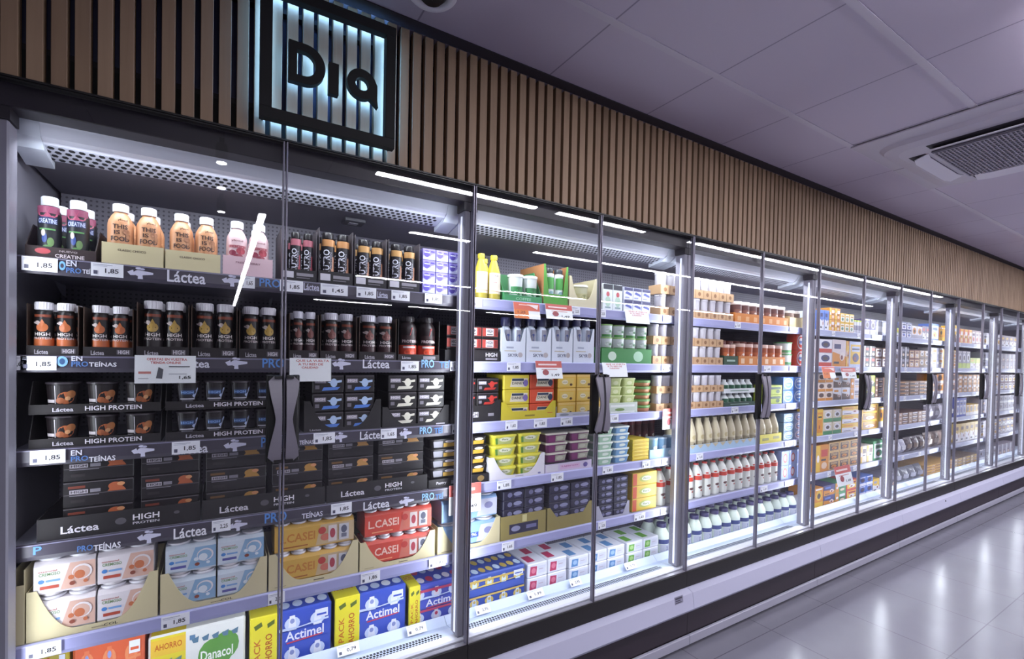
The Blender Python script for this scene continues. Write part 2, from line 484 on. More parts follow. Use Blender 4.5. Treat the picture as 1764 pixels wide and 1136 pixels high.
# lamps of the shop, behind and above the viewpoint (the doors mirror them)
LM = M('#f4f4ff', .5, 0, LAMP_STRENGTH)
def tube_lamp(x0, x1, y, w=.05, yend=None, word=''):
    t = empty('linear_ceiling_lamp', ((x0+x1)/2, y if yend is None else (y+yend)/2, Z_CEIL))
    hx = (x1-x0)/2; hy = w/2 if yend is None else abs(yend-y)/2
    b = MB(); b.box(-hx-.006, hx+.006, -hy-.006, hy+.006, -.035, -.0005, M('#d0ccd8', .5), .003); b.obj('housing', t)
    b = MB(); b.box(-hx, hx, -hy, hy, -.040, -.0355, LM); b.obj('diffuser', t)
    tag(t, 'slim linear ceiling lamp seen mirrored in the fridge doors, '+word, 'ceiling light', 'linear ceiling lamps mirrored in the doors')
tube_lamp(.80, 1.97, -1.28, word='start of nearest row')
xx = 2.17
for i in range(4): tube_lamp(xx, xx+1.9, -1.28, word=ORD[i+1]+' lamp of nearest row'); xx += 1.93
tube_lamp(1.44, 2.03, -2.49, word='short first lamp, second row')
xx = 2.78
for i in range(4): tube_lamp(xx, xx+1.9, -2.49, word=ORD[i+1]+' lamp of second row'); xx += 1.95
xx = 1.62
for i in range(4): tube_lamp(xx, xx+1.9, -5.2, .06, word=ORD[i]+' lamp of third row'); xx += 2.25
xx = 1.62
for i in range(4): tube_lamp(xx, xx+1.6, -8.75, .07, word=ORD[i]+' lamp of farthest row'); xx += 2.0
tube_lamp(.255, .305, -2.66, yend=-11.6, word='long one running away')
for i, yy in enumerate((-1.40, -1.86, -2.45)):
    t = empty('track_spotlight', (.0, yy, Z_CEIL))
    b = MB(); b.box(-.012, .012, -.05, .05, -.014, -.0005, BLACK); b.obj('track_adapter', t)
    b = MB(); b.lathe([(.028, -.12), (.030, -.06), (.026, -.022), (.010, -.014)], BLACK, seg=16); b.obj('lamp_head', t)
    b = MB(); b.lathe([(.024, -.1225), (.024, -.1205)], LM, seg=16); b.obj('lens', t)
    tag(t, 'small black ceiling spotlight seen as a bright speck in leftmost doors, '+ORD[i]+' from them', 'ceiling light', 'ceiling spotlights mirrored at the left')

# ================================================================== THE CASES
PERF = perf_mat('perforated_back_panel', '#7e7b88', '#4a4752', .016)
ZR = [1.743, 1.481, 1.230, .977, .708]       # top edge of each shelf's price rail
ZS = [z-.003 for z in ZR]
FY = .125                                    # front of the goods on the shelves
DZ, DY = .368, .245                          # deck surface and front of its goods
INNER = M('#b9bac6', .5); INNERD = M('#8b8994', .55)
def decal(mb, px0, px1, py0, py1, specs, y, base=0):
    xa, za = at(px0, (py0+py1)/2, y); xb, _ = at(px1, (py0+py1)/2, y)
    xm = (px0+px1)/2; _, z1 = at(xm, py0, y); _, z0 = at(xm, py1, y)
    prints(mb, lambda u, w, k: (xa+u*(xb-xa), y-.0002*k, z0+w*(z1-z0)), specs, base=base)
def txt(mb, s, px0, px1, py0, py1, col, y): decal(mb, px0, px1, py0, py1, [('t', s, .5, .5, 1, 1, col)], y)
def cow(mb, px0, px1, py0, py1, y):
    decal(mb, px0, px1, py0, py1, [('p', [(0, .55), (.22, .75), (.30, .30), (.12, .28)], '#d9d9ee'), ('e', .45, .5, .2, .26, '#d9d9ee'), ('p', [(.45, .3), (1, .45), (1, .62), (.45, .75)], '#d9d9ee'),
        ('p', [(.40, 0), (.60, 0), (.58, .4), (.42, .4)], '#d9d9ee'), ('e', .43, .9, .12, .10, '#d9d9ee'), ('e', .58, .85, .1, .1, '#c2c2dc')], y)
DOORS_TXT = ['black protein drinks and desserts', 'margarine tubs, white shakes and white yogurt packs', 'white milk bottles and kraft-tray yogurt tubs', 'orange and blue printed dessert boxes',
             'silver bags and brown jars', 'yellow boxes and grey trays', 'grey and white small packs', 'pale packs beside the far end']
NM = 7
for c in range(NM+1):
    k0 = 2*c; x0 = DOOR_X[k0]; x1 = DOOR_X[min(k0+2, 16)]
    if c == NM: x1 = DOOR_X[16]
    if x1 <= x0: continue
    t = empty('refrigerated_display_case', (0, 0, 0))
    xa, xb = x0+.001, x1-.001
    b = MB(); b.box(xa, xb, .612, .655, .02, 2.15, INNERD); b.box(xa, xb, .08, .612, 2.10, 2.15, INNERD); b.obj('outer_body', t)
    b = MB(); b.box(xa, xb, .600, .611, .38, 2.05, PERF); b.obj('back_panel', t)
    if c == 0:
        b = MB(); b.box(xa-.05, xa-.012, .0, .655, .02, 2.15, ALU); b.obj('end_panel', t)
    # canopy
    b = MB()
    b.bar([(.100, 2.096), (.104, 2.090), (.118, 2.062), (.140, 2.050), (.150, 2.062), (.150, 2.099)], xa, xb, M('#d3d5e2', .35))
    b.bar([(.150, 2.050), (.226, 2.034), (.226, 2.099), (.150, 2.099)], xa, xb, M('#b8bac8', .4))
    b.box(xa, xb, .2265, .598, 2.036, 2.099, M('#77757f', .6))
    cn = b.obj('canopy', t)
    b = MB(); dxh = .0215; nh = int((xb-xa-.09)/dxh)
    for r_ in range(4):
        yy = .157+r_*.0195
        zz = 2.050-(yy-.15)*(.016/.076)-.0008
        for i in range(nh):
            cx = xa+.03+i*dxh+(dxh/2 if r_ % 2 else 0)
            b.add([(cx+.0080*math.cos(a*math.pi/3), yy+.0080*math.sin(a*math.pi/3), zz-.21*.0080*math.sin(a*math.pi/3)) for a in range(6)], [(5, 4, 3, 2, 1, 0)], M('#101014', .8))
    b.obj('air_grille', cn)
    for xq in (xa+.002, xb-.062):
        b = MB(); b.bar([(.098, 2.098), (.102, 2.088), (.118, 2.058), (.150, 2.036), (.245, 2.016), (.245, 2.10)], xq, xq+.06, M('#ccd2de', .35)); b.obj('canopy_bracket', t)
    b = MB(); b.box(xa, xb, .030, .099, 2.092, 2.152, M('#141014', .4), .002); b.obj('lamp_cover', t)
    if c == 0:
        b = MB(); b.box(.41, .49, .30, .37, 2.020, 2.0358, M('#2c2b33', .5), .003); b.box(.43, .465, .32, .35, 2.0185, 2.0205, M('#9a98a2')); b.obj('temperature_probe', t)
    # shelves
    for s in range(5):
        z = ZR[s]; zz = z-.003
        b = MB(); b.box(xa+.004, xb-.004, FY-.010, .598, zz-.022, zz, M('#9c9dac', .4), .001)
        for xq in (xa+.012, (xa+xb)/2, xb-.016): b.bar([(.47, zz-.022), (.598, zz-.022), (.598, zz-.06), (.56, zz-.058)], xq, xq+.003, INNER)
        sh = b.obj('shelf', t)
        dark = (c == 0 and s < 4)
        b = MB()
        rm = M('#47434f', .35) if dark else M('#a9abd8' if c < 3 else '#b2b8d6', .35)
        b.bar([(FY-.010, z-.001), (FY-.012, z), (FY-.017, z-.002), (FY-.017, z-.034), (FY-.010, z-.046), (FY-.004, z-.046)], xa+.004, xb-.004, rm)
        b.box(xa+.004, xb-.004, FY-.0178, FY-.017, z-.005, z-.0025, M('#8a88a2' if dark else '#c8caec', .3))
        y = FY-.0182
        if c == 0 and s == 0:
            txt(b, 'EN', 114, 132, 449, 459, '#d8dcf0', y); txt(b, 'PRO', 114, 140, 462, 471, '#5c86c8', y); txt(b, 'TEÍ', 142, 156, 463, 472, '#e8e8f4', y)
            decal(b, 101, 113, 450, 466, [('e', .5, .5, .5, .5, '#79b4e8'), ('e', .5, .5, .25, .25, '#47434f')], y)
            cow(b, 219, 264, 461, 481, y); txt(b, 'Láctea', 288, 354, 468, 488, '#e6e6f2', y); cow(b, 382, 418, 474, 494, y)
            txt(b, 'PRO', 447, 483, 481, 495, '#5a8fd8', y); txt(b, 'Láctea', 523, 550, 489, 501, '#cfcfe6', y); txt(b, 'Láctea', 650, 668, 503, 514, '#cfcfe6', y)
        if c == 0 and s == 1:
            for q in (0,):
                decal(b, 97, 117, 614, 632, [('e', .5, .5, .5, .5, '#8cc2f0'), ('e', .5, .5, .26, .3, '#3c5a86')], y)
                txt(b, 'EN', 123, 142, 614, 622, '#e6e6f2', y); txt(b, 'PRO', 123, 152, 623, 632, '#5c86c8', y); txt(b, 'TEÍNAS', 153, 201, 623, 632, '#f0f0fa', y)
                txt(b, 'Láctea', 306, 361, 620, 634, '#e6e6f2', y); cow(b, 388, 426, 616, 636, y); txt(b, 'PRO', 452, 490, 618, 634, '#5a8fd8', y)
                cow(b, 572, 604, 618, 637, y); txt(b, 'Láctea', 625, 671, 620, 635, '#e8e8f4', y); txt(b, 'PRO', 726, 748, 620, 634, '#8fc0f2', y); txt(b, 'TEÍ', 757, 775, 621, 634, '#3d6fb0', y)
        if c == 0 and s == 2:
            txt(b, 'EN', 122, 141, 776, 785, '#e6e6f2', y); txt(b, 'PRO', 122, 152, 786, 795, '#5c86c8', y); txt(b, 'TEÍNAS', 153, 199, 784, 795, '#f0f0fa', y)
            cow(b, 226, 266, 767, 787, y); txt(b, 'Láctea', 300, 358, 766, 782, '#e6e6f2', y); cow(b, 385, 424, 757, 778, y); txt(b, 'PRO', 450, 482, 753, 770, '#5a8fd8', y)
            txt(b, 'TEÍNAS', 516, 540, 757, 766, '#e0e0f0', y); cow(b, 576, 598, 745, 762, y); txt(b, 'Láctea', 620, 662, 743, 757, '#e8e8f4', y); cow(b, 688, 709, 738, 756, y)
            txt(b, 'PRO', 723, 744, 736, 748, '#8fc0f2', y); txt(b, 'TEÍ', 748, 763, 735, 747, '#3d6fb0', y)
        if c == 0 and s == 3:
            txt(b, 'P', 57, 72, 942, 956, '#5a8fd8', y); txt(b, 'PRO', 133, 160, 940, 950, '#5c86c8', y); txt(b, 'TEÍNAS', 161, 208, 934, 947, '#f0f0fa', y)
            cow(b, 236, 277, 914, 936, y); txt(b, 'Láctea', 299, 356, 908, 926, '#f0f0f8', y); cow(b, 394, 426, 896, 915, y)
            txt(b, 'PRO', 456, 494, 883, 900, '#5a8fd8', y); txt(b, 'TEÍNAS', 520, 556, 881, 892, '#e0e0f0', y); txt(b, 'Láctea', 626, 671, 863, 877, '#e8e8f4', y)
            cow(b, 687, 713, 856, 872, y); txt(b, 'PRO', 727, 748, 850, 862, '#8fc0f2', y); txt(b, 'TEÍ', 750, 764, 849, 860, '#3d6fb0', y)
        rl = b.obj('price_rail', sh)
        if dark: rl['label'] = 'charcoal printed price rail'
    # deck and lower front
    b = MB(); b.box(xa, xb, .02, .611, .06, .345, INNER); b.box(xa, xb, .205, .599, .345, DZ-.001, M('#c9d3e6', .4)); b.obj('deck', t)
    b = MB(); b.bar([(.024, .346), (.024, .398), (.030, .404), (.068, .402), (.072, .396), (.072, .346)], xa, xb, M('#cfd0da', .35)); b.obj('sill', t)
    b = MB(); b.bar([(.072, .346), (.072, .394), (.150, .380), (.150, .346)], xa, xb, M('#d5e0f2', .4))
    b.bar([(.150, .346), (.150, .380), (.186, .372), (.216, .398), (.219, .398), (.219, .346)], xa, xb, M('#c4d2ea', .35))
    for r_ in range(3):
        for i in range(int((xb-xa-.1)/.0125)):
            cx = xa+.045+i*.0125+(.006 if r_ % 2 else 0); yy = .081+r_*.020; zz = .394-(yy-.072)*(.014/.078)+.0011
            q = .18*.0075
            b.add([(cx-.0040, yy-.0075, zz+q), (cx+.0040, yy-.0075, zz+q), (cx+.0040, yy+.0075, zz-q), (cx-.0040, yy+.0075, zz-q)], [(0, 1, 2, 3)], M('#1b1a22', .8))
    b.obj('return_air_grille', t)
    b = MB(); b.box(xa, xb, -.012, .019, .31, .392, M('#15100f', .5)); b.obj('door_sill', t)
    b = MB(); b.bar([(-.020, .312), (-.050, .300), (-.062, .222), (-.050, .205), (-.012, .205), (-.012, .312)], xa, xb, M('#bcbbd0', .42)); b.obj('bumper', t)
    b = MB(); b.box(xa, xb, -.022, .019, .072, .204, M('#2a2029', .5)); b.box(xa, xb, -.012, .019, .0, .072, M('#0f0c10', .7)); b.obj('kick_plate', t)
    b = MB(); b.box(xa, xb, -.040, -.023, .022, .070, M('#a09eac', .4), .003); b.obj('skirting', t)
    b = MB(); b.box(xa, xb, -.010, .028, 2.1485, 2.1535, M('#0e0a0c', .45)); b.obj('head_trim', t)
    # mullion at the left end
    b = MB(); b.box(x0-.0 if c == 0 else x0+.001, x0+.026, .032, .092, .405, 2.06, ALU, .004); b.box(x0+.001, x0+.028, .030, .094, 2.0605, 2.091, BLACK); b.obj('mullion', t)
    b = MB(); b.box(x1-.0285, x1-.0262, .050, .060, .42, 2.04, M('#e6ecff', .5, 0, .8)); b.box(x1-.026, x1-.001, .032, .092, .405, 2.06, ALU, .004); b.box(x1-.028, x1-.001, .030, .094, 2.0605, 2.091, BLACK); b.obj('mullion', t)
    for dd in (0, 1):
        kk = k0+dd
        if kk+1 >= len(DOOR_X): continue
        da, db = DOOR_X[kk]+.002, DOOR_X[kk+1]-.002
        b = MB()
        for xq in (da, db-.005): b.box(xq, xq+.005, -.006, .012, .345, 2.148, M('#85818e', .35, .3), .001)
        b.box(da+.005, db-.005, -.006, .012, .393, .397, M('#8d8a94', .4)); b.box(da+.005, db-.005, -.006, .012, 2.144, 2.148, BLACK)
        d = b.obj('door', t)
        b = MB(); b.box(da+.0051, db-.0051, .001, .005, .3975, 2.1435, GLASS); b.obj('glass_pane', d)
        # handle: bowed grip on the stile away from the hinge
        sgn = -1 if dd == 0 else 1; hx = db-.004 if dd == 0 else da+.004
        b = MB(); xs_ = sorted((hx+sgn*.001, hx+sgn*.036)); b.box(xs_[0], xs_[1], -.019, -.0125, 1.166, 1.432, BLACK, .003)
        prof = []
        for q in range(17):
            v = q/16; z = 1.168+.262*v; w = .017+.020*abs(math.cos(math.pi*v))**1.4
            if q in (0, 16): w = .020
            prof.append((w, z))
        n = len(prof)
        for (w, z), (w2, z2) in zip(prof[:-1], prof[1:]):
            xs_ = sorted((hx, hx+sgn*w)); xs2 = sorted((hx, hx+sgn*w2))
            yb = -.055+.018*abs(2*((z-1.168)/.262)-1)**2; yb2 = -.055+.018*abs(2*((z2-1.168)/.262)-1)**2
            vs = [(xs_[0], yb, z), (xs_[1], yb, z), (xs2[1], yb2, z2), (xs2[0], yb2, z2), (xs_[0], yb+.008, z), (xs_[1], yb+.008, z), (xs2[1], yb2+.008, z2), (xs2[0], yb2+.008, z2)]
            b.add(vs, [(0, 1, 2, 3), (5, 4, 7, 6), (1, 5, 6, 2), (4, 0, 3, 7)], M('#7a7580', .35))
        for z_ in (1.168, 1.422): b.box(min(hx, hx+sgn*.02), max(hx, hx+sgn*.02), -.048, -.016, z_, z_+.008, BLACK)
        xs_ = sorted((hx+sgn*.022, hx+sgn*.040)); b.box(xs_[0], xs_[1], -.0165, .000, 1.165, 1.432, BLACK, .002)
        b.obj('handle', d)
    if c == 1:
        pass
    tag(t, 'glass-door refrigerated case holding '+DOORS_TXT[c], 'refrigerator', 'refrigerated cases joined in one long run')
    if c in (1, 4):
        bb = MB()
        if c == 1:
            bb.box(0, .062, -.0012, 0, 0, .036, M('#8a879a', .5)); prints(bb, lambda u, w, k: (u*.062, -.0012-.0002*k, w*.036), [('r', .08, .9, .62, .85, '#3d3a48'), ('r', .08, .7, .36, .5, '#3d3a48'), ('r', .08, .8, .12, .25, '#3d3a48')])
            o = bb.obj('rating_sticker'); o.location = (1.955, -.0535, .272); o.rotation_euler = (R(-8), 0, 0)
            tag(o, 'small printed grey sticker on pale bumper below the fourth door', 'sticker')
        else:
            bb.lathe([(.008, 0), (.008, .003), (.003, .004)], M('#4a4652'), seg=12); o = bb.obj('screw_cover'); o.location = (5.60, -.0535, .28); o.rotation_euler = (R(82), 0, 0)
            tag(o, 'tiny dark round plug on the pale bumper towards the far doors', 'screw cover')

# ================================================================== KINDS OF GOODS
# a maker takes (w, h, d) and returns a proto: parts as (name, mesh, parent index, label)
_cache = {}
def maker(fn):
    def wrap(*a, **k):
        def mk(w, h, d):
            key = (fn.__name__, repr(a), repr(sorted(k.items())), round(w, 3), round(h, 3), round(d, 3))
            if key not in _cache: _cache[key] = fn(w, h, d, *a, **k)
            return _cache[key]
        mk.fname = fn.__name__
        return mk
    return wrap

def cylF(R_, cy, z0, z1, half, eps=.0004):
    """printing wrapped round a cylinder; u spans the front arc of half-angle `half`"""
    def F(u, w, k):
        a = (u-.5)*2*half; rr = R_+eps+.00013*k
        return (rr*math.sin(a), cy-rr*math.cos(a), z0+w*(z1-z0))
    return F

@maker
def bottle(w, h, d, body='#d9a57c', cap='#e8e8f2', neck=.52, capw=.56, caph=.13, shoulder=.74, art=(), seg=20, foot=None, waist=0, zone=(.05, .70), sy=1.0):
    r = w/2*.96; zc = h*(1-caph); b = MB()
    prof = [(r*.86, 0), (r*.97, h*.012), (r, h*.04)]
    if waist: prof += [(r, h*.30), (r*(1-waist), h*.36), (r*(1-waist), h*.5), (r, h*.56)]
    prof += [(r, h*(shoulder-.10)), (r*.985, h*(shoulder-.05)), (r*.93, h*shoulder), (r*(.93+neck)/2, h*(shoulder+(1-caph-shoulder)*.55)), (r*neck, h*(1-caph-.012)), (r*neck, zc)]
    b.lathe(prof, M(body, .38), cy=r, seg=seg)
    if foot: b.lathe([(r*1.004, h*.02), (r*1.004, h*foot[0])], M(foot[1], .4), cy=r, seg=seg, cap=False)
    parts = [('bottle_body', b.build('bottle_body'), None, None)]
    b = MB(); rc = r*capw
    b.lathe([(rc, zc+.0004), (rc, h*.992), (rc*.93, h)], M(cap, .35), cy=r, seg=seg)
    if seg >= 20:
        for i in range(22):
            a = 2*math.pi*i/22; b.lathe([(rc*.035, zc+.002), (rc*.035, h*.985)], M(cap, .35), cx=rc*math.cos(a), cy=r+rc*math.sin(a), seg=4, cap=False)
    parts.append(('cap', b.build('cap'), None, None))
    if art:
        b = MB(); prints(b, cylF(r, r, h*zone[0], h*zone[1], 1.15), list(art), strips=14)
        parts.append(('label', b.build('label'), 0, None))
    return parts

@maker
def cup(w, h, d, body='#e6e4ea', lid='#f0f0f4', taper=.84, art=(), lidh=.10, seg=18, up=True):
    """round tub wider at the top (up) or straight, lid with a rim"""
    r = w/2*.94; b = MB(); r0 = r*taper
    b.lathe([(r0*.95, 0), (r0, h*.02), (r*.97, h*(1-lidh))], M(body, .4), cy=r, seg=seg, cap=True)
    parts = [('cup_body', b.build('cup_body'), None, None)]
    b = MB(); b.lathe([(r*1.03, h*(1-lidh)+.0004), (r*1.03, h*.985), (r*.97, h)], M(lid, .35), cy=r, seg=seg); parts.append(('lid', b.build('lid'), None, None))
    if art:
        b = MB(); sl = r*.97-r0
        def F(u, w_, k):
            a = (u-.5)*2.3; zz = h*(.04+w_*(1-lidh-.08)); rr = r0+sl*(zz/(h*(1-lidh)))+.0006+.00022*k
            return (rr*math.sin(a), r-rr*math.cos(a), zz)
        prints(b, F, list(art), strips=12)
        parts.append(('label', b.build('label'), 0, None))
    return parts

@maker
def carton(w, h, d, color='#222', art=(), top=(), side=None, c=.0015, shape_top=None):
    """printed box: front, top and left side carry printing"""
    b = MB(); w2 = w/2-.0006; b.box(-w2, w2, 0, d, 0, h-.0006, M(color, .45), c)
    prints(b, lambda u, v, k: (-w2+c+u*(2*w2-2*c), -.00018*k, c+v*(h-2*c)), list(art))
    if top: prints(b, lambda u, v, k: (-w2+c+u*(2*w2-2*c), c+v*(d-2*c), h-.0006+.00018*k), list(top))
    if side: b.add([(-w2-.0003, d-c, c), (-w2-.0003, c, c), (-w2-.0003, c, h-c), (-w2-.0003, d-c, h-c)], [(0, 1, 2, 3)], M(side, .45))
    return [('carton', b.build('carton'), None, None)]

@maker
def tub(w, h, d, body='#d8cc3a', lid='#e8e060', art=(), lidh=.20, taper=.84, lidart=()):
    """rectangular spread tub with rounded corners and an overhanging lid"""
    b = MB(); cy = d/2; hb = h*(1-lidh); W = w*.97; D = d*.97
    b.frustum(W*taper, D*taper, W*.95, D*.95, 0, hb, M(body, .4), cy)
    y0, y1 = cy-D*taper/2, cy-D*.95/2
    prints(b, lambda u, v, k: ((u-.5)*W*(taper+(.95-taper)*v)*.86, y0+(y1-y0)*(.06+.9*v)-.0004-.0002*k, hb*(.06+.9*v)), list(art))
    parts = [('tub_body', b.build('tub_body'), None, None)]
    b = MB(); b.frustum(W, D, W, D, hb+.0003, h*.97, M(lid, .35), cy); b.frustum(W*.96, D*.96, W*.93, D*.93, h*.97, h*.999, M(lid, .35), cy)
    if lidart: prints(b, lambda u, v, k: ((u-.5)*W*.9, cy-D/2-.0003-.0002*k, hb+(h*.97-hb)*v), list(lidart))
    parts.append(('lid', b.build('lid'), None, None))
    return parts

@maker
def multipack(w, h, d, color='#e8d6cc', cups='#f2eef0', art=(), n=2, top=()):
    """cardboard sleeve round a block of little pots: scalloped rims show above and below"""
    b = MB(); w2 = w/2-.001; z0, z1 = h*.10, h*.93
    pts = [(.004, z0), (0, z0+.006), (0, z1-.012), (.010, z1), (d-.010, z1), (d, z1-.012), (d, z0)]
    b.bar(pts, -w2, w2, M(color, .4))
    prints(b, lambda u, v, k: (-w2+u*2*w2, -.0002*k, z0+.006+v*(z1-z0-.018)), list(art))
    if top: prints(b, lambda u, v, k: (-w2+u*2*w2, .012+v*(d-.024), z1+.0002*k), list(top))
    parts = [('sleeve', b.build('sleeve'), None, None)]
    b = MB(); rc = w2/n*.95
    for i in range(n):
        cx = -w2+(i+.5)*2*w2/n
        for cy in ((rc+.002,) if d < rc*4.2 else (rc+.002, rc*3+.004)):
            b.lathe([(rc*.70, 0), (rc*.86, h*.03), (rc*.9, h*.098)], M(cups, .3), cx=cx, cy=cy, seg=14)
            b.lathe([(rc*.9, z1+.0004), (rc, z1+.003), (rc*.98, h)], M('#e9e9f0', .3), cx=cx, cy=cy, seg=14)
    parts.append(('pots', b.build('pots'), None, None))
    return parts

@maker
def ring_drum(w, h, d, color='#4c70c4', face='#d8dcf0', edge='#98aadc'):
    """square pack with a round emblem on its front"""
    b = MB(); w2 = w/2-.001; b.box(-w2, w2, 0, d, 0, h-.001, M(color, .4), .002)
    prints(b, lambda u, v, k: (-w2+u*2*w2, -.0003*k, v*h), [('e', .5, .5, .44, .44, face), ('e', .5, .5, .36, .36, edge), ('e', .5, .55, .28, .22, face), ('r', .25, .75, .42, .58, '#7088c4')])
    return [('carton', b.build('carton'), None, None)]

@maker
def bag(w, h, d, color='#b9b8c4', art=(), metal=.0):
    """pillow bag lying back on the shelf, crimped at both ends"""
    b = MB(); rows = 9; cols = 8; vs = []
    rnd = random.Random(int(w*1e4)+int(h*1e3))
    for face in (0, 1):
        for j in range(rows):
            v = j/(rows-1)
            for i in range(cols):
                u = i/(cols-1); bul = (math.sin(math.pi*v)**.6)*(math.sin(math.pi*u)**.5 if 0 < u < 1 else 0)
                wr = (rnd.random()-.5)*.10*d
                y = d/2+(-1 if face == 0 else 1)*(bul*d/2)+wr*(0 if j in (0, rows-1) or i in (0, cols-1) else 1)
                vs.append(((u-.5)*w*(.94+.04*abs(2*v-1)), max(.001, y), v*h))
    fs = []
    for face in (0, 1):
        o = face*rows*cols
        for j in range(rows-1):
            for i in range(cols-1):
                q = (o+j*cols+i, o+j*cols+i+1, o+(j+1)*cols+i+1, o+(j+1)*cols+i)
                fs.append(q if face == 0 else tuple(reversed(q)))
    b.add(vs, fs, M(color, .28, metal))
    if art:
        def F(u, v, k):
            bul = (math.sin(math.pi*v)**.6 if 0 < v < 1 else 0)*(math.sin(math.pi*u)**.5 if 0 < u < 1 else 0)
            return ((u-.5)*w*.94, d/2-bul*d/2-d*.06-.001*k, v*h)
        prints(b, F, list(art), strips=6)
    return [('bag', b.build('bag'), None, None)]

@maker
def tray(w, h, d, color='#d6cba2', lip=.4, cut='u', art=(), side=None, back=True, t=.0022, inner=None, lipside=.0):
    """shelf-ready cardboard tray: two side walls, floor, back and a cut-down front"""
    b = MB(); m = M(color, .65); mi = M(inner or color, .65); w2 = w/2-.0005; zl = h*lip; d1 = d
    if cut == 'u':
        pts = [(-w2, 0), (w2, 0), (w2, h)]
        q = w*.36; e = w*.07
        for i in range(11):
            a = i/10; pts.append((w2-e-(q-e)*a, zl+(h-zl)*(1-a)**2.1))
        for i in range(11):
            a = 1-i/10; pts.append((-w2+e+(q-e)*a, zl+(h-zl)*(1-a)**2.1))
        pts += [(-w2, h)]
    elif cut == 'v':
        pts = [(-w2, 0), (w2, 0), (w2, h), (w2-w*.06, h), (w2-w*.20, zl), (-w2+w*.20, zl), (-w2+w*.06, h), (-w2, h)]
    else:
        pts = [(-w2, 0), (w2, 0), (w2, zl), (-w2, zl)]
    # front as a strip of quads so that the outline may be concave
    b.prism(pts, 0, t, m)
    sh = h
    for s in (-1, 1):
        x0, x1 = (-w2, -w2+t) if s < 0 else (w2-t, w2)
        if cut == 'flat' and lipside: b.bar([(t, 0), (d1, 0), (d1, sh), (.02+.3*d1*lipside, sh), (t, zl)], x0, x1, m)
        else: b.box(x0, x1, t, d1, 0, sh, M(side, .65) if side else m)
    b.box(-w2+t, w2-t, t, d1, 0, t, mi)
    if back: b.box(-w2+t, w2-t, d1-t, d1, t, sh, mi)
    prints(b, lambda u, v, k: (-w2+u*2*w2, -.0002*k, v*zl), list(art))
    return [('tray', b.build('tray'), None, None)]

@maker
def bottle_pack(w, h, d, base='#3850b4', accent='#c9d6f4', red=None, word='Actimel', tape=None, shape='#e9ecf8', wordc='#e8e8f6', rows=2, cols=3):
    """shrink-wrapped block of small yogurt bottles under a printed card; wavy card edge along the top"""
    w2 = w/2-.001; b = MB()
    b.box(-w2, w2, 0, d, 0, h-.0005, M(base, .35), .006)
    spec = []
    for i in range(cols):
        cx = (i+.5)/cols
        for j in range(rows):
            cz = .14+j*.62 if rows == 2 else .5
            spec += [('e', cx, cz, .30/cols, .13, accent), ('p', [(cx-.17/cols, cz-.13), (cx+.17/cols, cz-.13), (cx+.10/cols, cz+.16), (cx-.10/cols, cz+.16)], shape), ('e', cx, cz+.05, .09/cols, .05, red or '#8c96c8')]
    spec += [('r', .02, .98, .395, .62, base), ('p', [(.02, .64), (.3, .70), (.62, .68), (.98, .74), (.98, .70), (.5, .645)], accent)]
    if red: spec += [('r', 0, 1, .30, .36, red), ('r', 0, 1, .83, .90, red)]
    if word: spec += [('t', word, .50+.5*(tape[1] if tape else 0), .52, .80-.9*(tape[1] if tape else 0), .19, wordc), ('p', [(.10+(tape[1] if tape else 0), .38), (.90, .41), (.90, .435), (.10+(tape[1] if tape else 0), .405)], '#c63b44')]
    spec += [('r', .80, .97, .76, .93, '#dfe4f4'), ('r', .82, .95, .80, .84, base)]
    b2 = b
    prints(b2, lambda u, v, k: (-w2+.006+u*(2*w2-.012), -.00015*k, .006+v*(h-.012)), spec)
    ts = []
    for i in range(cols*2):
        for j in range(3):
            ts.append(('e', (i+.5)/cols/2, .14+.33*j, .2/cols, .10, [accent, shape, red or accent][(i+j) % 3]))
    prints(b2, lambda u, v, k: (-w2+.006+u*(2*w2-.012), .006+v*(d-.012), h-.0005+.00015*k), ts)
    parts = [('bottle_block', b.build('bottle_block'), None, None)]
    if tape:
        b = MB(); x0 = -w2+tape[0]*w; x1 = -w2+tape[1]*w
        b.box(x0, x1, -.0045, d, -.0 if 0 else .002, h+.004, M('#e3d62e', .4), .003)
        F = lambda u, v, k: (x0+u*(x1-x0), -.0045-.0002*k, .004+v*h*.98)
        prints(b, F, [('tv', 'PACK', .26, .36, .22, .5, '#c4701c'), ('tv', 'AHORRO', .66, .36, .24, .62, '#b85a18'), ('p', [(.14, .86), (.4, .92), (.44, .84), (.2, .78)], '#5c6a24'), ('p', [(.6, .86), (.86, .92), (.86, .84), (.62, .78)], '#5c6a24')])
        prints(b, lambda u, v, k: (x0+u*(x1-x0), .01+v*(d-.02), h+.004+.0002*k), [('t', 'AHORRO', .5, .30, .8, .20, '#c4701c'), ('t', 'PACK', .5, .62, .6, .20, '#c4701c')])
        parts.append(('saver_band', b.build('saver_band'), None, 'yellow printed saver band'))
    return parts

@maker
def sachet_box(w, h, d):
    return carton('#8d7fd0')(w, h, d)

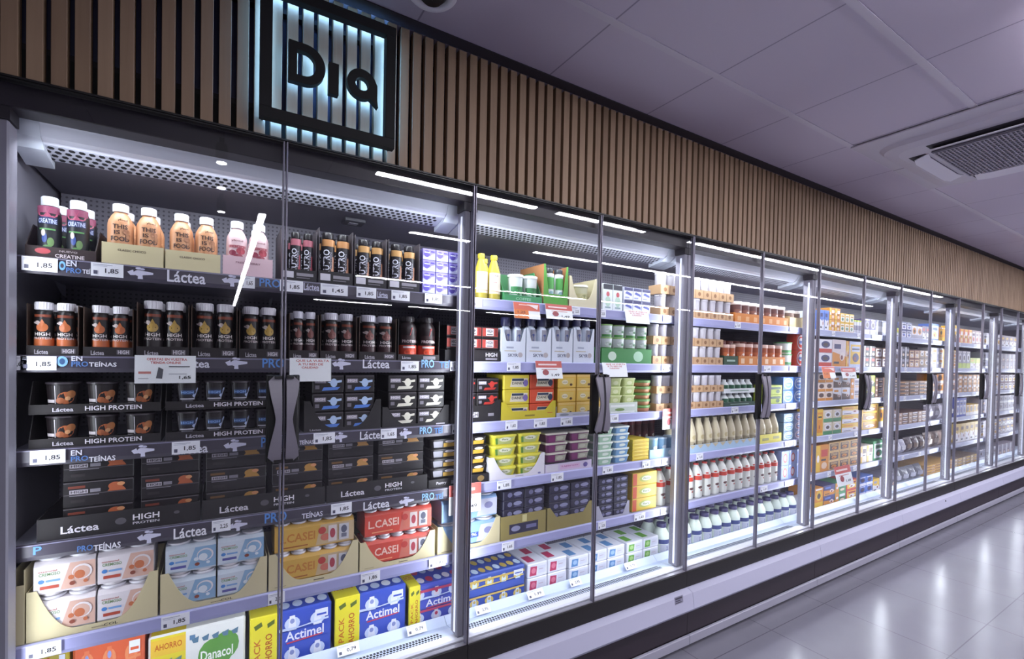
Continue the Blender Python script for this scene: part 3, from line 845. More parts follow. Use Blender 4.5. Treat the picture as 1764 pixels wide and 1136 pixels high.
# ================================================================== GOODS ON THE SHELVES
def XZ(px, z, y):
    """x on the plane y where the photograph's column px meets height z"""
    py = 600.
    for _ in range(4):
        x, zz = at(px, py, y); _, z2 = at(px, py+10, y); py += (z-zz)/((z2-zz)/10)
    return at(px, py, y)[0]
def shelf_z(s): return DZ if s == 5 else ZS[s]
def shelf_y(s): return DY if s == 5 else FY
def top_h(s, px, ptop, y): return at(px, ptop, y)[1]-shelf_z(s)
def run(s, p0, p1, ptop, n, mk, name, desc, cat, tiers=1, d=.07, lift=0.0, dy=.0045, rows=1, rowgap=None, fill=.98, h=None, rz=0, inset=.0, shrink=1.0, group=None):
    y = shelf_y(s)+dy; z0 = shelf_z(s)+lift
    yf = shelf_y(s)+min(dy, .0045)
    xa = XZ(p0, z0, yf)+inset; xb = XZ(p1, z0, yf)-inset
    if s == 5: xa = max(xa, -.466)
    if lift > 0 and lift < .01: xa += .0035; xb -= .0035
    if rows > 1 and getattr(mk, 'fname', '') in ('bottle', 'cup'): rowgap = max(rowgap or 0, (xb-xa)/n)
    w = (xb-xa)/n
    H = h if h else (top_h(s, (p0+p1)/2, ptop, y)-lift)/tiers
    for r_ in range(rows):
        for i in range(n):
            for t in range(tiers):
                mkk = mk[(i) % len(mk)] if isinstance(mk, list) else mk
                ds = desc[(i) % len(desc)] if isinstance(desc, list) else desc
                place(mkk(w*fill, H*.995, d), name, xa+(i+.5)*w, y+r_*((rowgap or d)+.002), z0+.0006+t*H, ds, cat, s, rz=rz, group=group)
    return xa, xb, H
def tr(s, p0, p1, ptop, color, desc, lip=.4, cut='u', art=(), d=.26, h=None, dy=0, z=0, side=None, inner=None, lipside=0, back=True):
    y = shelf_y(s)+dy; z0 = shelf_z(s)+z+.0004
    xa, xb = XZ(p0, z0, y), XZ(p1, z0, y); H = h if h else at((p0+p1)/2, ptop, y)[1]-z0
    mk = tray(color=color, lip=lip, cut=cut, art=tuple(art), side=side, inner=inner, lipside=lipside, back=back)
    place(mk(xb-xa-.001, H, d), 'display_tray', (xa+xb)/2, y, z0, desc, 'tray', s)
    return H

BEIGE = '#d2c79e'; KRAFT = '#c4a078'; TB = '#1d181a'
# ---------------------------------------------------------------- top shelf
creat = bottle(body='#23262a', cap='#dfe4ee', neck=.66, capw=.72, caph=.15, shoulder=.76, zone=(.05, .85), art=(
    ('r', 0, 1, .84, .98, '#8c4460'), ('e', .5, .84, .4, .10, '#a84a66'), ('r', .12, .88, .62, .76, '#26305e'), ('t', 'CREATINE', .5, .68, .7, .09, '#c8d4f4'), ('r', .2, .8, .50, .53, '#5d9a58'),
    ('e', .40, .34, .10, .10, '#3a4f90'), ('e', .36, .44, .08, .07, '#c8c0b8'), ('e', .62, .26, .12, .09, '#6c8c58'), ('e', .5, .12, .2, .08, '#5c8c50')))
tr(0, 42, 166, 385, '#2e2020', 'dark brown open tray', lip=.33, cut='flat', lipside=.5, d=.28, art=(('t', 'CREATINE', .62, .32, .42, .30, '#e2d8dc'), ('t', 'NUEVO', .6, .72, .26, .16, '#b0a4a8'), ('e', .24, .62, .11, .24, '#b2434c')))
run(0, 52, 158, 340, 2, creat, 'creatine_drink_bottle', 'white-capped black and pink bottle', 'bottle', d=.09, lift=.003, rows=2, rowgap=.095, fill=.86)
food = bottle(body='#d29a70', cap='#e9ecf4', neck=.50, capw=.60, caph=.13, shoulder=.72, zone=(.34, .77), art=(
    ('t', 'yfood', .62, .88, .32, .10, '#2b1a16'), ('t', 'THIS', .54, .64, .50, .17, '#3a2a28'), ('t', 'IS', .44, .42, .20, .15, '#3a2a28'), ('t', 'FOOD', .54, .18, .62, .18, '#2f2222'),
    ('e', .74, .46, .12, .10, '#a5714f'), ('e', .80, .30, .08, .12, '#a87653')))
pink = bottle(body='#e2c3c6', cap='#eef0f6', neck=.50, capw=.60, caph=.13, shoulder=.72, zone=(.24, .74), art=(
    ('t', 'yfood', .5, .78, .5, .08, '#7c3640'), ('r', .12, .9, .52, .62, '#c07880'), ('t', 'FOOD', .5, .57, .6, .10, '#8c2f3c'), ('e', .66, .42, .20, .13, '#a83a48'), ('e', .3, .34, .16, .10, '#8a2c44'), ('e', .55, .22, .2, .09, '#a04a58')))
for a, b_ in ((174, 282), (284, 380)):
    pt = 352 if a == 174 else 369
    tr(0, a, b_, 421 if a == 174 else 434, BEIGE, 'beige cardboard tray', lip=.98, cut='flat', d=.2, art=(('t', 'CLASSIC CHOCO', .48, .70, .46, .10, '#4c3a30'),))
    run(0, a+2, b_-2, pt, 2, food, 'drink_bottle', 'peach bottle with white cap', 'bottle', d=.09, lift=.003, rows=2, rowgap=.098, fill=.97)
tr(0, 383, 470, 443, '#dcbcc4', 'pink cardboard tray', lip=.98, cut='flat', d=.2, art=(('t', 'FRESH BERRY', .5, .70, .5, .10, '#8a5c66'),))
run(0, 386, 467, 382, 2, pink, 'berry_drink_bottle', 'pale pink bottle of berry drink', 'bottle', d=.08, lift=.003, rows=2, rowgap=.088, fill=.97)
def nduro(c1, c2):
    return bottle(body='#141215', cap='#171416', neck=.70, capw=.80, caph=.12, shoulder=.82, zone=(.04, .86), art=(
        ('r', 0, 1, .84, 1, c1), ('tv', 'NUTRO', .34, .45, .42, .62, '#d8dae6'), ('tv', 'PROTEIN', .62, .50, .12, .4, '#9a9aa8'), ('e', .76, .22, .14, .13, c2), ('r', .72, .84, .34, .6, c2)))
for i, (a, b_, q0, q1, pt, c1, c2, ds) in enumerate(((484, 546, 497, 543, 401, '#a8606c', '#8c2f3e', 'slim black bottle, pink top'), (548, 608, 551, 606, 402, '#b88250', '#b07c60', 'slim black bottle, orange top'),
        (610, 666, 614, 664, 414, '#b88c54', '#b07c60', 'slim black bottle, orange top'), (668, 723, 671, 719, 422, '#b88c54', '#b07c60', 'slim black bottle, orange top'))):
    tr(0, a, b_, pt-6, '#121012', 'black tray of slim bottles', lip=.24, cut='flat', d=.2, side='#4a4448', art=(('r', .05, .34, .30, .80, '#c9c6cf'), ('r', .42, .9, .48, .72, '#8d8991'), ('r', .42, .8, .30, .38, '#6d6971')))
    run(0, q0, q1, pt, 2, nduro(c1, c2), 'protein_bottle', ds, 'bottle', d=.07, lift=.003, rows=2, rowgap=.076, fill=.94)
pur = carton(color='#8e84d2', art=(('r', 0, 1, .0, .34, '#c4c8f0'), ('e', .3, .55, .26, .34, '#5a4cb0'), ('r', .1, .55, .62, .72, '#e2e4fa'), ('p', [(.55, .2), (1, .1), (1, .6), (.7, .5)], '#dfe6fa'), ('r', .62, .95, .7, .84, '#4a3ca0')))
run(0, 727, 793, 432, 3, pur, 'dessert_carton', 'purple and white carton', 'carton', tiers=4, d=.10)
yel = bottle(body='#d6c63c', cap='#e0c832', neck=.40, capw=.50, caph=.10, shoulder=.62, zone=(.14, .60), foot=(.13, '#a89a3a'), art=(('r', 0, 1, 0, 1, '#e4d8c4'), ('t', 'JUICE', .4, .84, .4, .08, '#5c6270'), ('r', .15, .5, .5, .56, '#c09a94'), ('p', [(.2, .3), (.8, .42), (.8, .48), (.2, .36)], '#c47e72'), ('r', .1, .9, .1, .14, '#c8a878')))
run(0, 822, 866, 437, 2, yel, 'juice_bottle', 'yellow juice bottle, cream label', 'bottle', d=.08, rows=2, rowgap=.085)
gcup = cup(body='#dce4e0', lid='#e6e9ee', art=(('r', 0, 1, .3, .62, '#3f8a52'), ('e', .5, .42, .2, .18, '#2b6a3a')))
tr(0, 868, 934, 462, '#3f8f58', 'dark green display tray', lip=.20, cut='flat', lipside=.8, d=.2, inner='#3a7a4a', art=(('t', 'COFFEE', .5, .5, .4, .4, '#9cc8a6'),))
run(0, 880, 932, 474, 2, gcup, 'iced_coffee_cup', 'white and green coffee cup', 'cup', d=.08, lift=.003)
gbot = bottle(body='#dfe8e4', cap='#33383c', neck=.7, capw=.82, caph=.12, shoulder=.80, zone=(.06, .86), art=(('r', 0, 1, .46, .86, '#4f9c4a'), ('r', .1, .9, .9, .99, '#dfe8e4'), ('e', .5, .3, .25, .10, '#8fb4c0')))
tr(0, 936, 978, 457, '#57993c', 'bright green tall tray', lip=.28, cut='v', d=.2, side='#b0794e', art=(('e', .5, .5, .2, .2, '#4c9a30'),))
run(0, 940, 975, 463, 2, gbot, 'smoothie_bottle', 'green and white bottle', 'bottle', d=.06, lift=.003, fill=.9)
jarw = cup(body='#c8c8a4', lid='#dcdccc', taper=.96, art=(('r', .0, 1, .2, .7, '#b8b487'), ('e', .5, .45, .2, .2, '#8a8c5a')))
tr(0, 980, 1028, 478, '#d0c8a6', 'beige tray holding one jar', lip=.30, cut='u', d=.2)
run(0, 993, 1020, 491, 1, jarw, 'dip_jar', 'cream glass jar in beige tray', 'jar', d=.08, lift=.003)
wg = carton(color='#dfe6e6', art=(('r', 0, 1, .80, 1, '#2c2f38'), ('e', .5, .62, .18, .10, '#c25c62'), ('e', .5, .34, .30, .20, '#b4d0bc'), ('r', .2, .8, .08, .14, '#8aa0a0')), top=(('r', 0, 1, 0, 1, '#3a3c44'),))
run(0, 1038, 1072, 490, 2, wg, 'yogurt_drink_carton', 'white green dark-topped carton', 'carton', d=.08)
wb = carton(color='#dfe2f2', art=(('r', 0, 1, .74, 1, '#3b3c66'), ('p', [(.1, .5), (.9, .3), (.9, .5), (.3, .68)], '#5660a8'), ('r', .1, .6, .1, .22, '#9aa2cc')))
run(0, 1074, 1120, 497, 3, wb, 'yogurt_drink_carton', 'white and navy carton', 'carton', tiers=2, d=.08)
wt = cup(body='#ccc9d0', lid='#d9d7de', taper=.90, lidh=.12, seg=14, art=(('e', .5, .5, .16, .12, '#c8c4d4'),))
def kraft_tubs(s, p0, p1, ptop, n, skip=None, rows=1, tiers=2):
    y = FY; z0 = ZS[s]; xa, xb = XZ(p0, z0, y), XZ(p1, z0, y)
    H = (at((p0+p1)/2, ptop, y)[1]-z0)/tiers; w = (xb-xa)/n
    for t in range(tiers):
        zt = z0+t*H
        for i in range(n):
            mk = tray(color=KRAFT, lip=.98, cut='flat', back=False, art=(('e', .5, .5, .18, .24, '#8a5f38'), ('r', 0, .03, 0, 1, '#96683e')))
            place(mk(w*.99, H*.42, .085*1), 'display_tray', xa+(i+.5)*w, y, zt+.0008, 'kraft tray of white tub', 'tray', s)
            for r_ in range(rows):
                place(wt(w*.93, H*.985, .08), 'yogurt_tub', xa+(i+.5)*w, y+.004+r_*(w+.06), zt+.0035, 'white yogurt tub in kraft', 'tub', s)
kraft_tubs(0, 1137, 1263, 478, 9)
def jarmk(body, lid, lab, seg=12): return cup(body=body, lid=lid, taper=.97, lidh=.16, seg=seg, art=(('r', 0, 1, .3, .75, lab), ('e', .5, .52, .18, .14, '#e4d8c8')))
ORT = '#cf7f34'
tr(0, 1266, 1358, 543, ORT, 'orange tray of brown jars', lip=.95, cut='flat', d=.15, art=[('r', (i+.5)/7-.03, (i+.5)/7+.03, .2, .7, '#e0a468') for i in range(7)])
run(0, 1268, 1356, 524, 7, jarmk('#6a4540', '#d9c8c0', '#8c5a4c'), 'dessert_jar', 'small brown dessert jar', 'jar', d=.06, lift=.003)
tr(0, 1360, 1383, 546, '#cdb98c', 'beige tray of jars', lip=.9, cut='flat', d=.15)
run(0, 1361, 1382, 536, 2, jarmk('#8c7468', '#dcd0c4', '#a08c7c'), 'dessert_jar', 'small grey brown jar', 'jar', d=.06, lift=.003)
run(0, 1385, 1398, 536, 1, carton(color='#dfe6f0', art=(('r', .2, .8, .3, .8, '#5a7cc0'), ('t', 'B', .5, .56, .3, .3, '#e8ecf8'))), 'cheese_carton', 'white and blue carton', 'carton', d=.10)

# ---------------------------------------------------------------- second shelf
def hp(main, foot, cap='#e6e4ea'):
    return bottle(body='#171213', cap=cap, neck=.80, capw=.93, caph=.15, shoulder=.80, foot=(.32, foot), zone=(.20, .84), art=(
        ('r', .1, .9, .80, .88, '#7c3a24'), ('t', 'HIGH', .5, .30, .70, .10, '#ece4e2'), ('t', 'PROTEIN', .5, .18, .84, .07, '#d8cccc'), ('e', .5, .50, .26, .13, main), ('p', [(.32, .55), (.5, .74), (.66, .56)], main), ('e', .3, .64, .12, .05, '#b8a8a4'), ('p', [(.1, .62), (.35, .56), (.35, .60), (.1, .66)], '#cfc4c4')))
hp1 = hp('#c06a3c', '#c0673c'); hp2 = hp('#b8964a', '#262022'); hp3 = hp('#7a4a44', '#3a2024', '#dddce6')
def hptray(s, a, b_, pt, extra=()):
    tr(s, a, b_, pt, '#1c1517', 'black cardboard tray of drinks', lip=.20, cut='flat', d=.2, side='#3d2a1e', art=(('t', 'Láctea', .28, .40, .26, .44, '#b8b4be'), ('r', .66, .94, .25, .75, '#5d585f'), ('t', 'HIGH', .8, .5, .22, .4, '#dcd8e0')))
for a, b_, q0, q1, pt, k in ((44, 136, 49, 133, 521, hp1), (142, 230, 150, 226, 527, hp1), (234, 326, 240, 321, 519, hp2), (328, 409, 331, 407, 523, hp2), (411, 484, 414, 480, 529, hp2),
                             (497, 549, 501, 547, 537, hp3), (551, 615, 556, 613, 540, hp3), (618, 683, 620, 681, 544, hp3)):
    hptray(1, a, b_, pt+4)
    ds = {id(hp1): 'black orange bottle, white lid', id(hp2): 'black gold bottle, white lid', id(hp3): 'maroon brown bottle, white lid'}[id(k)]
    run(1, q0, q1, pt, 2, k, 'protein_drink_bottle', ds, 'bottle', d=.07, lift=.003, rows=2, rowgap=.078, fill=.93)
br = bottle(body='#1b1012', cap='#1c1518', neck=.62, capw=.74, caph=.12, shoulder=.78, waist=.10, zone=(.05, .86), foot=(.34, '#c0432e'), art=(('r', .1, .9, .40, .64, '#2a1416'), ('p', [(.1, .60), (.6, .86), (.9, .74), (.5, .62)], '#a03030'), ('t', 'PROTEIN', .5, .47, .7, .08, '#d8c8c8'), ('e', .5, .16, .26, .09, '#e0512e'), ('r', .2, .8, .28, .33, '#ded0d0')))
tr(1, 685, 757, 552, '#1c1517', 'black tray of red bottles', lip=.16, cut='flat', d=.2, art=(('t', 'Láctea', .2, .5, .2, .4, '#b8b4be'), ('r', .6, .9, .25, .75, '#8d888f')))
run(1, 687, 756, 546, 2, br, 'energy_drink_bottle', 'black and red shaped bottle', 'bottle', d=.07, lift=.003, rows=2, rowgap=.076)
rw = carton(color='#231d20', art=(('r', .0, 1, .14, .90, '#b2463c'), ('r', .22, .72, .18, .86, '#e0dade'), ('t', 'HIGH', .47, .62, .4, .3, '#2c2428'), ('r', .28, .66, .26, .36, '#6d666a'), ('r', .8, .96, .2, .84, '#7e2a28')))
tr(1, 766, 861, 604, '#1d181b', 'black printed tray', lip=.98, cut='flat', d=.2, art=(('t', 'HIGH', .84, .66, .22, .36, '#e4e0e6'), ('r', .73, .95, .18, .36, '#9a969e')))
y_ = FY+.004
xa_, xb_ = XZ(767, 1.5, y_)+.0035, XZ(860, 1.5, y_)-.006; w_ = (xb_-xa_)/3
for i in range(3):
    for t_ in range(3):
        place(rw(w_*.98, .048, .12), 'protein_carton', xa_+(i+.5)*w_, y_, ZS[1]+.0035+t_*.0486, 'red and white protein carton', 'carton', 1)
shake = bottle(body='#dce6f4', cap='#26274a', neck=.60, capw=.86, caph=.20, shoulder=.70, zone=(.05, .72), art=(('r', .28, .72, .3, 1, '#8d8c98'), ('e', .5, .7, .2, .16, '#3a4a86')), seg=16)
for i, (a, b_) in enumerate(((863, 905), (906, 949), (950, 986), (987, 1023))):
    tr(1, a, b_, 566, '#dde4ee', 'white cardboard tray of shakes', lip=.62, cut='v', d=.2, art=(('t', 'SKYR', .48, .34, .42, .15, '#39405e'), ('r', .12, .6, .52, .56, '#c4bca4'), ('r', .2, .5, .66, .74, '#a8b0c4'), ('e', .78, .36, .10, .12, '#b8b0b0')))
    run(1, a+1, b_-1, 547, 2, shake, 'shake_bottle', 'white shake bottle, navy cap', 'bottle', d=.06, lift=.003, rows=1, fill=.96)
gc = cup(body='#dfe6e6', lid='#8fb86c', taper=.86, art=(('r', 0, 1, 0, .22, '#4f8f4a'), ('e', .5, .55, .3, .22, '#c4d4c8'), ('e', .6, .5, .14, .12, '#3c7044')), seg=14)
tr(1, 1036, 1122, 600, '#3f8446', 'green tray of yogurt cups', lip=.95, cut='flat', d=.15, art=(('e', .2, .5, .08, .3, '#c8dcc8'), ('e', .72, .5, .10, .36, '#a8d0b0')))
run(1, 1038, 1120, 561, 4, gc, 'yogurt_cup', 'green and white yogurt cup', 'cup', tiers=3, d=.07, lift=.003)
kraft_tubs(1, 1124, 1245, 563, 9)
tr(1, 1247, 1271, 613, '#2c4a34', 'dark green tray of jars', lip=.95, cut='flat', d=.15, art=(('r', .2, .8, .4, .6, '#9ab4a4'),))
tr(1, 1272, 1352, 614, ORT, 'orange tray of jars', lip=.95, cut='flat', d=.15, art=[('r', (i+.5)/6-.035, (i+.5)/6+.035, .2, .75, '#e9c49c') for i in range(6)])
oj = jarmk('#a8552e', '#dcb8a8', '#c86a38')
run(1, 1248, 1270, 594, 2, oj, 'dessert_jar', 'dark-trayed orange brown jar', 'jar', d=.05, lift=.003, rows=1)
run(1, 1273, 1351, 594, 6, oj, 'dessert_jar', 'orange brown dessert jar', 'jar', d=.05, lift=.003, rows=1)
y_ = FY+.06
run(1, 1254, 1350, 574, 8, jarmk('#6e2c24', '#8c4030', '#8c3c2c'), 'dark_jar', 'dark red dessert jar', 'jar', d=.05, lift=.0, dy=.16, h=.16, rows=1)
gr = cup(body='#dfe8e4', lid='#5c9c62', taper=.92, art=(('r', 0, 1, .1, .35, '#5c9c62'),), seg=12)
run(1, 1353, 1370, 590, 1, gr, 'yogurt_cup', 'white yogurt cup, green lid', 'cup', tiers=2, d=.07)
ra = ring_drum(color='#d8432c', face='#e8e4ea', edge='#d8432c')
run(1, 1371, 1386, 576, 1, ra, 'cheese_box', 'red box with white disc', 'carton', tiers=2, d=.07)
run(1, 1388, 1399, 578, 1, ra, 'cheese_box', 'red and white emblem box', 'carton', tiers=2, d=.07)

# ---------------------------------------------------------------- third shelf
def cupbox(pic, word, blue=False):
    a = [('r', 0, 1, 0, 1, '#1a1416')]
    if blue: a += [('r', .12, .88, .42, .84, '#23232e'), ('r', .22, .80, .56, .74, '#3c5684'), ('t', word, .5, .65, .5, .10, '#8ab0e8'), ('r', .18, .82, .34, .40, '#c8c8d4'), ('r', .26, .74, .24, .30, '#9a9aa8'), ('p', [(.7, .5), (.95, .86), (.99, .8), (.8, .4)], '#b8c8e8'), ('r', .14, .17, .3, .95, '#6a6872')]
    else: a += [('e', .66, .52, .24, .24, pic), ('e', .80, .66, .14, .15, '#b87848'), ('e', .50, .42, .12, .12, '#a05c38'), ('e', .7, .5, .08, .08, '#e0a878'), ('r', .06, .34, .34, .46, '#d4ccd0'), ('r', .08, .30, .22, .28, '#a8a0a4'), ('r', .36, .38, .3, 1, '#c8c4cc')]
    return cup(body='#171214', lid='#3a343a', taper=.80, lidh=.07, art=tuple(a))
def cuptray(s, a, b_, top, h, z, color, desc, word): 
    tr(s, a, b_, 0, color, desc, lip=.30, cut='flat', lipside=.2, h=h, z=z, d=.2, side='#211b1d', back=False, art=(('t', 'Láctea', .24, .45, .15, .42, '#c4c0cc'), ('t', word, .62, .52, .44, .50, '#ece8f0')))
for t_ in range(2):
    z_ = t_*.093
    for a, b_, n_, pic, bl, ds in ((48, 278, 3, '#b4653c', False, 'black cup with orange picture'), (284, 482, 4, '#5a86c4', True, 'black cup, blue white print')):
        cuptray(2, a, b_, 0, .088, z_, '#1a1517', 'black high-protein tray', 'HIGH PROTEIN')
        y_ = FY+.004; xa_, xb_ = XZ(a, 1.3, y_)+.02, XZ(b_, 1.3, y_)-.01; w_ = (xb_-xa_)/n_
        for i in range(n_):
            place(cupbox(pic, 'HIGH', bl)(min(w_*.9, .082), .084, .08), 'dessert_cup', xa_+(i+.5)*w_, y_, ZS[2]+.003+z_, ds, 'cup', 2)
def mous(c1, c2): return carton(color='#191416', art=(('r', .04, .42, .55, .80, '#9a94a0'), ('t', 'HIGH', .23, .70, .30, .16, '#e8e4ec'), ('r', .06, .2, .2, .42, '#77727c'), ('e', .68, .56, .12, .26, c1), ('p', [(.45, .62), (.95, .74), (.95, .60), (.6, .5)], c1), ('p', [(.28, .10), (.8, .14), (.9, .32), (.34, .30)], c2), ('r', 0, 1, .94, 1, '#4a444a')), c=.003)
def utray(s, a, b_, pt, color='#171315', lip=.2, d=.22, art=(), desc='black cardboard tray', cut='u'): tr(s, a, b_, pt, color, desc, lip=lip, cut=cut, d=d, art=art)
utray(2, 523, 656, 690, lip=.12, art=(('t', 'Láctea', .14, .6, .14, .5, '#a8a4ae'),))
run(2, 528, 652, 646, 2, mous('#b8d0f0', '#5a86d8'), 'dessert_pack', 'black blue four-pack', 'carton', tiers=3, d=.16, lift=.003, inset=.012)
utray(2, 658, 773, 700, lip=.12, art=(('r', .8, .94, .2, .8, '#a8a4ae'),))
run(2, 662, 770, 646, 2, mous('#e0dccc', '#d8d4c4'), 'dessert_pack', 'black cream four-pack', 'carton', tiers=3, d=.16, lift=.003, inset=.008)
utray(2, 776, 862, 690, lip=.75, cut='v', art=(('r', .30, .54, .30, .62, '#c8c4cc'), ('t', 'HIGH', .42, .46, .22, .28, '#201a1c'), ('r', .74, .86, .34, .52, '#8a868e')))
run(2, 778, 860, 652, 2, mous('#c0392f', '#a83028'), 'dessert_pack', 'black red four-pack', 'carton', tiers=3, d=.16, lift=.003)
yp = lambda c, e: carton(color=c, art=(('p', [(.22, .15), (.88, .12), (.96, .78), (.30, .80)], '#d8d2bc'), ('r', .30, .78, .58, .76, '#2c3a50'), ('t', 'DANET', .55, .42, .5, .20, '#3a3628'), ('e', .86, .42, .10, .26, e), ('r', 0, 1, .90, 1, c)), c=.003)
utray(2, 863, 957, 692, color='#c9b92c', lip=.48, cut='v', desc='yellow cardboard tray', art=(('r', .42, .60, .34, .52, '#8a7a20'), ('r', .84, .94, .6, .68, '#c05a28')))
run(2, 865, 955, 646, 2, [yp('#d6c23c', '#7a6aa8'), yp('#cc4c2c', '#2a3450')], 'custard_pack', ['yellow custard pack', 'red-orange custard pack'], 'carton', tiers=3, d=.16, lift=.003)
yy_ = carton(color='#dcb44c', art=(('r', 0, 1, .84, 1, '#e2c070'), ('p', [(.08, .12), (.82, .10), (.90, .72), (.1, .74)], '#d9bc62'), ('e', .36, .42, .18, .18, '#e4dcc0'), ('t', 'DANONE', .36, .42, .26, .10, '#7c7040'), ('e', .72, .22, .08, .10, '#4c2c18')), c=.003)
utray(2, 958, 1024, 700, color='#c3c4cc', lip=.42, cut='flat', desc='pale grey tray with emblem', art=(('e', .2, .5, .12, .3, '#8a8e98'), ('r', .42, .86, .4, .56, '#9aa0b0')))
run(2, 959, 1023, 645, 2, yy_, 'custard_pack', 'golden yellow custard pack', 'carton', tiers=3, d=.16, lift=.003)
run(2, 1026, 1044, 645, 1, yy_, 'custard_pack', 'golden custard pack behind handle', 'carton', tiers=3, d=.16)
gg = tub(body='#c8d490', lid='#d8e2a8', art=(('e', .5, .5, .26, .30, '#e0e6b8'), ('r', .1, .9, .02, .12, '#8aa450')), lidh=.14)
utray(2, 1046, 1098, 692, color='#c3cfc0', lip=.9, cut='flat', desc='pale green printed tray', art=(('r', .1, .9, .6, .8, '#e2e6e2'), ('e', .4, .36, .16, .14, '#6e8c4c'), ('r', .1, .9, .08, .2, '#e2e6e2')))
run(2, 1048, 1097, 652, 2, gg, 'dessert_tub', 'light green dessert tub', 'tub', tiers=4, d=.10, lift=.003)
run(2, 1099, 1128, 656, 1, [cup(body='#d0906a', lid='#5f8f44', taper=.9, lidh=.4, seg=16)], 'dip_tub', 'orange tub with green lid', 'tub', tiers=5, d=.1)
kraft_tubs(2, 1130, 1246, 648, 9)
gw = bottle(body='#dfe4e2', cap='#e8ecee', neck=.4, capw=.5, caph=.1, shoulder=.62, zone=(.3, .60), art=(('r', 0, 1, 0, 1, '#2f5f44'),), seg=12)
for t_ in range(2):
    H_ = .082
    tr(2, 1247, 1300, 0, '#2b4638' if t_ == 0 else '#dfe4e6', 'dark green bottle tray' if t_ == 0 else 'white bottle tray', lip=.9, cut='flat', h=.030, z=t_*H_+.0, d=.1, art=(('r', .2, .8, .4, .6, '#7e9c8a'),))
    y_ = FY+.004; xa_, xb_ = XZ(1248, 1.3, y_), XZ(1299, 1.3, y_)
    for i in range(5): place(gw((xb_-xa_)/5*.97, .078, .06), 'kefir_bottle', xa_+(i+.5)*(xb_-xa_)/5, y_, ZS[2]+.0035+t_*H_, 'small white green bottle', 'bottle', 2)
run(2, 1322, 1347, 664, 1, carton(color='#b8cc4c', art=(('r', .1, .9, .55, .8, '#2f4c3c'), ('e', .7, .3, .14, .2, '#3a5a30'))), 'lime_carton', 'lime green and navy carton', 'carton', tiers=2, d=.1)
run(2, 1348, 1384, 650, 2, ring_drum(color='#5a86d0', face='#dde8f6', edge='#6c9ae0'), 'cheese_box', 'blue box with round emblem', 'carton', tiers=2, d=.1)

# ---------------------------------------------------------------- fourth shelf
def slim(pic): return carton(color='#171315', art=(('r', .0, 1, .475, .50, '#5c565c'), ('r', .06, .30, .74, .84, '#77552c' if pic != '#b4603a' else '#7a3a2a'), ('r', .08, .34, .52, .68, '#b4aeb8'), ('t', 'HIGH', .21, .60, .22, .10, '#221c20'), ('r', .37, .52, .54, .68, '#8a8690'), ('r', .08, .50, .43, .46, '#8a8690'),
    ('e', .74, .72, .11, .17, pic), ('p', [(.62, .52), (.90, .52), (.86, .66), (.66, .66)], pic), ('e', .82, .80, .06, .08, '#d89868'), ('r', .10, .3, .16, .28, '#2c2628'), ('r', 0, 1, .96, 1, '#5c565c')), c=.002)
for a, b_, pic, ds in ((98, 232, '#b4603a', 'slim black orange-pictured pack'), (236, 346, '#b4603a', 'slim black orange-pictured pack'), (350, 462, '#b8893e', 'slim black gold-pictured pack'), (466, 560, '#b8893e', 'slim black gold-pictured pack'), (564, 648, '#c08e50', 'slim black tan-pictured pack'), (651, 735, '#c08e50', 'slim black tan-pictured pack')):
    run(3, a, b_, 0, 1, slim(pic), 'dessert_pack', ds, 'carton', tiers=3, d=.2, h=.0735, dy=.03, lift=.003)
for a, b_ in ((62, 345), (347, 560), (562, 736)):
    tr(3, a, b_, 0, '#181416', 'long low black tray', lip=.98, cut='flat', h=.062, d=.24, art=(('t', 'Láctea', .24, .40, .22, .34, '#e4e0ea'), ('e', .48, .5, .035, .16, '#5c585e'), ('t', 'HIGH', .64, .60, .17, .28, '#f4f0f6'), ('t', 'PROTEIN', .64, .32, .17, .12, '#d8d4dc'), ('e', .84, .6, .02, .08, '#5c585e')))
gt = tub(body='#1d191b', lid='#26211f', art=(('r', .02, .42, .1, .9, '#8e8c96'), ('r', .46, .98, .1, .62, '#cda23a'), ('e', .72, .82, .2, .18, '#e6e2e6')), lidh=.12)
tr(3, 738, 842, 0, '#141012', 'low black tray of tubs', lip=.98, cut='flat', h=.036, d=.2, art=(('t', 'Pastry', .2, .5, .16, .4, '#b0acb4'), ('r', .36, .6, .3, .7, '#8e8a92'), ('e', .86, .5, .06, .34, '#8a7040')))
run(3, 739, 841, 755, 2, gt, 'dessert_tub', 'black gold dessert tub', 'tub', tiers=4, d=.11, lift=.036)
yt = tub(body='#d4cc3c', lid='#e4dc50', art=(('p', [(.08, .1), (.82, .05), (.95, .95), (.04, .92)], '#b6c078'), ('e', .5, .70, .30, .28, '#dfe0c8'), ('t', 'Flora', .5, .70, .3, .22, '#4c6c3a'), ('r', .0, .12, .1, .9, '#5c8a38')), lidh=.20)
tr(3, 843, 938, 785, '#dcd9e0', 'white tray of yellow tubs', lip=.14, cut='u', d=.2, art=(('r', .45, .6, .3, .6, '#a8a4b4'), ('e', .9, .6, .03, .3, '#7a78a8')))
run(3, 846, 935, 748, 2, yt, 'margarine_tub', 'yellow green margarine tub', 'tub', tiers=4, d=.10, lift=.003)
pt_ = tub(body='#6c2f5c', lid='#d8d2c4', art=(('r', .40, 1, .1, .9, '#a8a894'), ('e', .66, .5, .2, .28, '#c0c0ac'), ('r', 0, .36, .1, .9, '#7c2a66')), lidh=.18)
tr(3, 939, 1019, 0, '#cfc4da', 'lilac printed tray', lip=.96, cut='flat', h=.040, d=.2, art=(('r', .02, .26, .1, .9, '#d6d2da'), ('r', .30, .74, .2, .8, '#d6b4d2'), ('t', 'Ligeresa', .52, .56, .36, .26, '#b06a9a'), ('e', .86, .5, .05, .3, '#6a5c9c')))
run(3, 940, 1018, 745, 2, pt_, 'margarine_tub', 'purple and cream margarine tub', 'tub', tiers=3, d=.10, lift=.042)
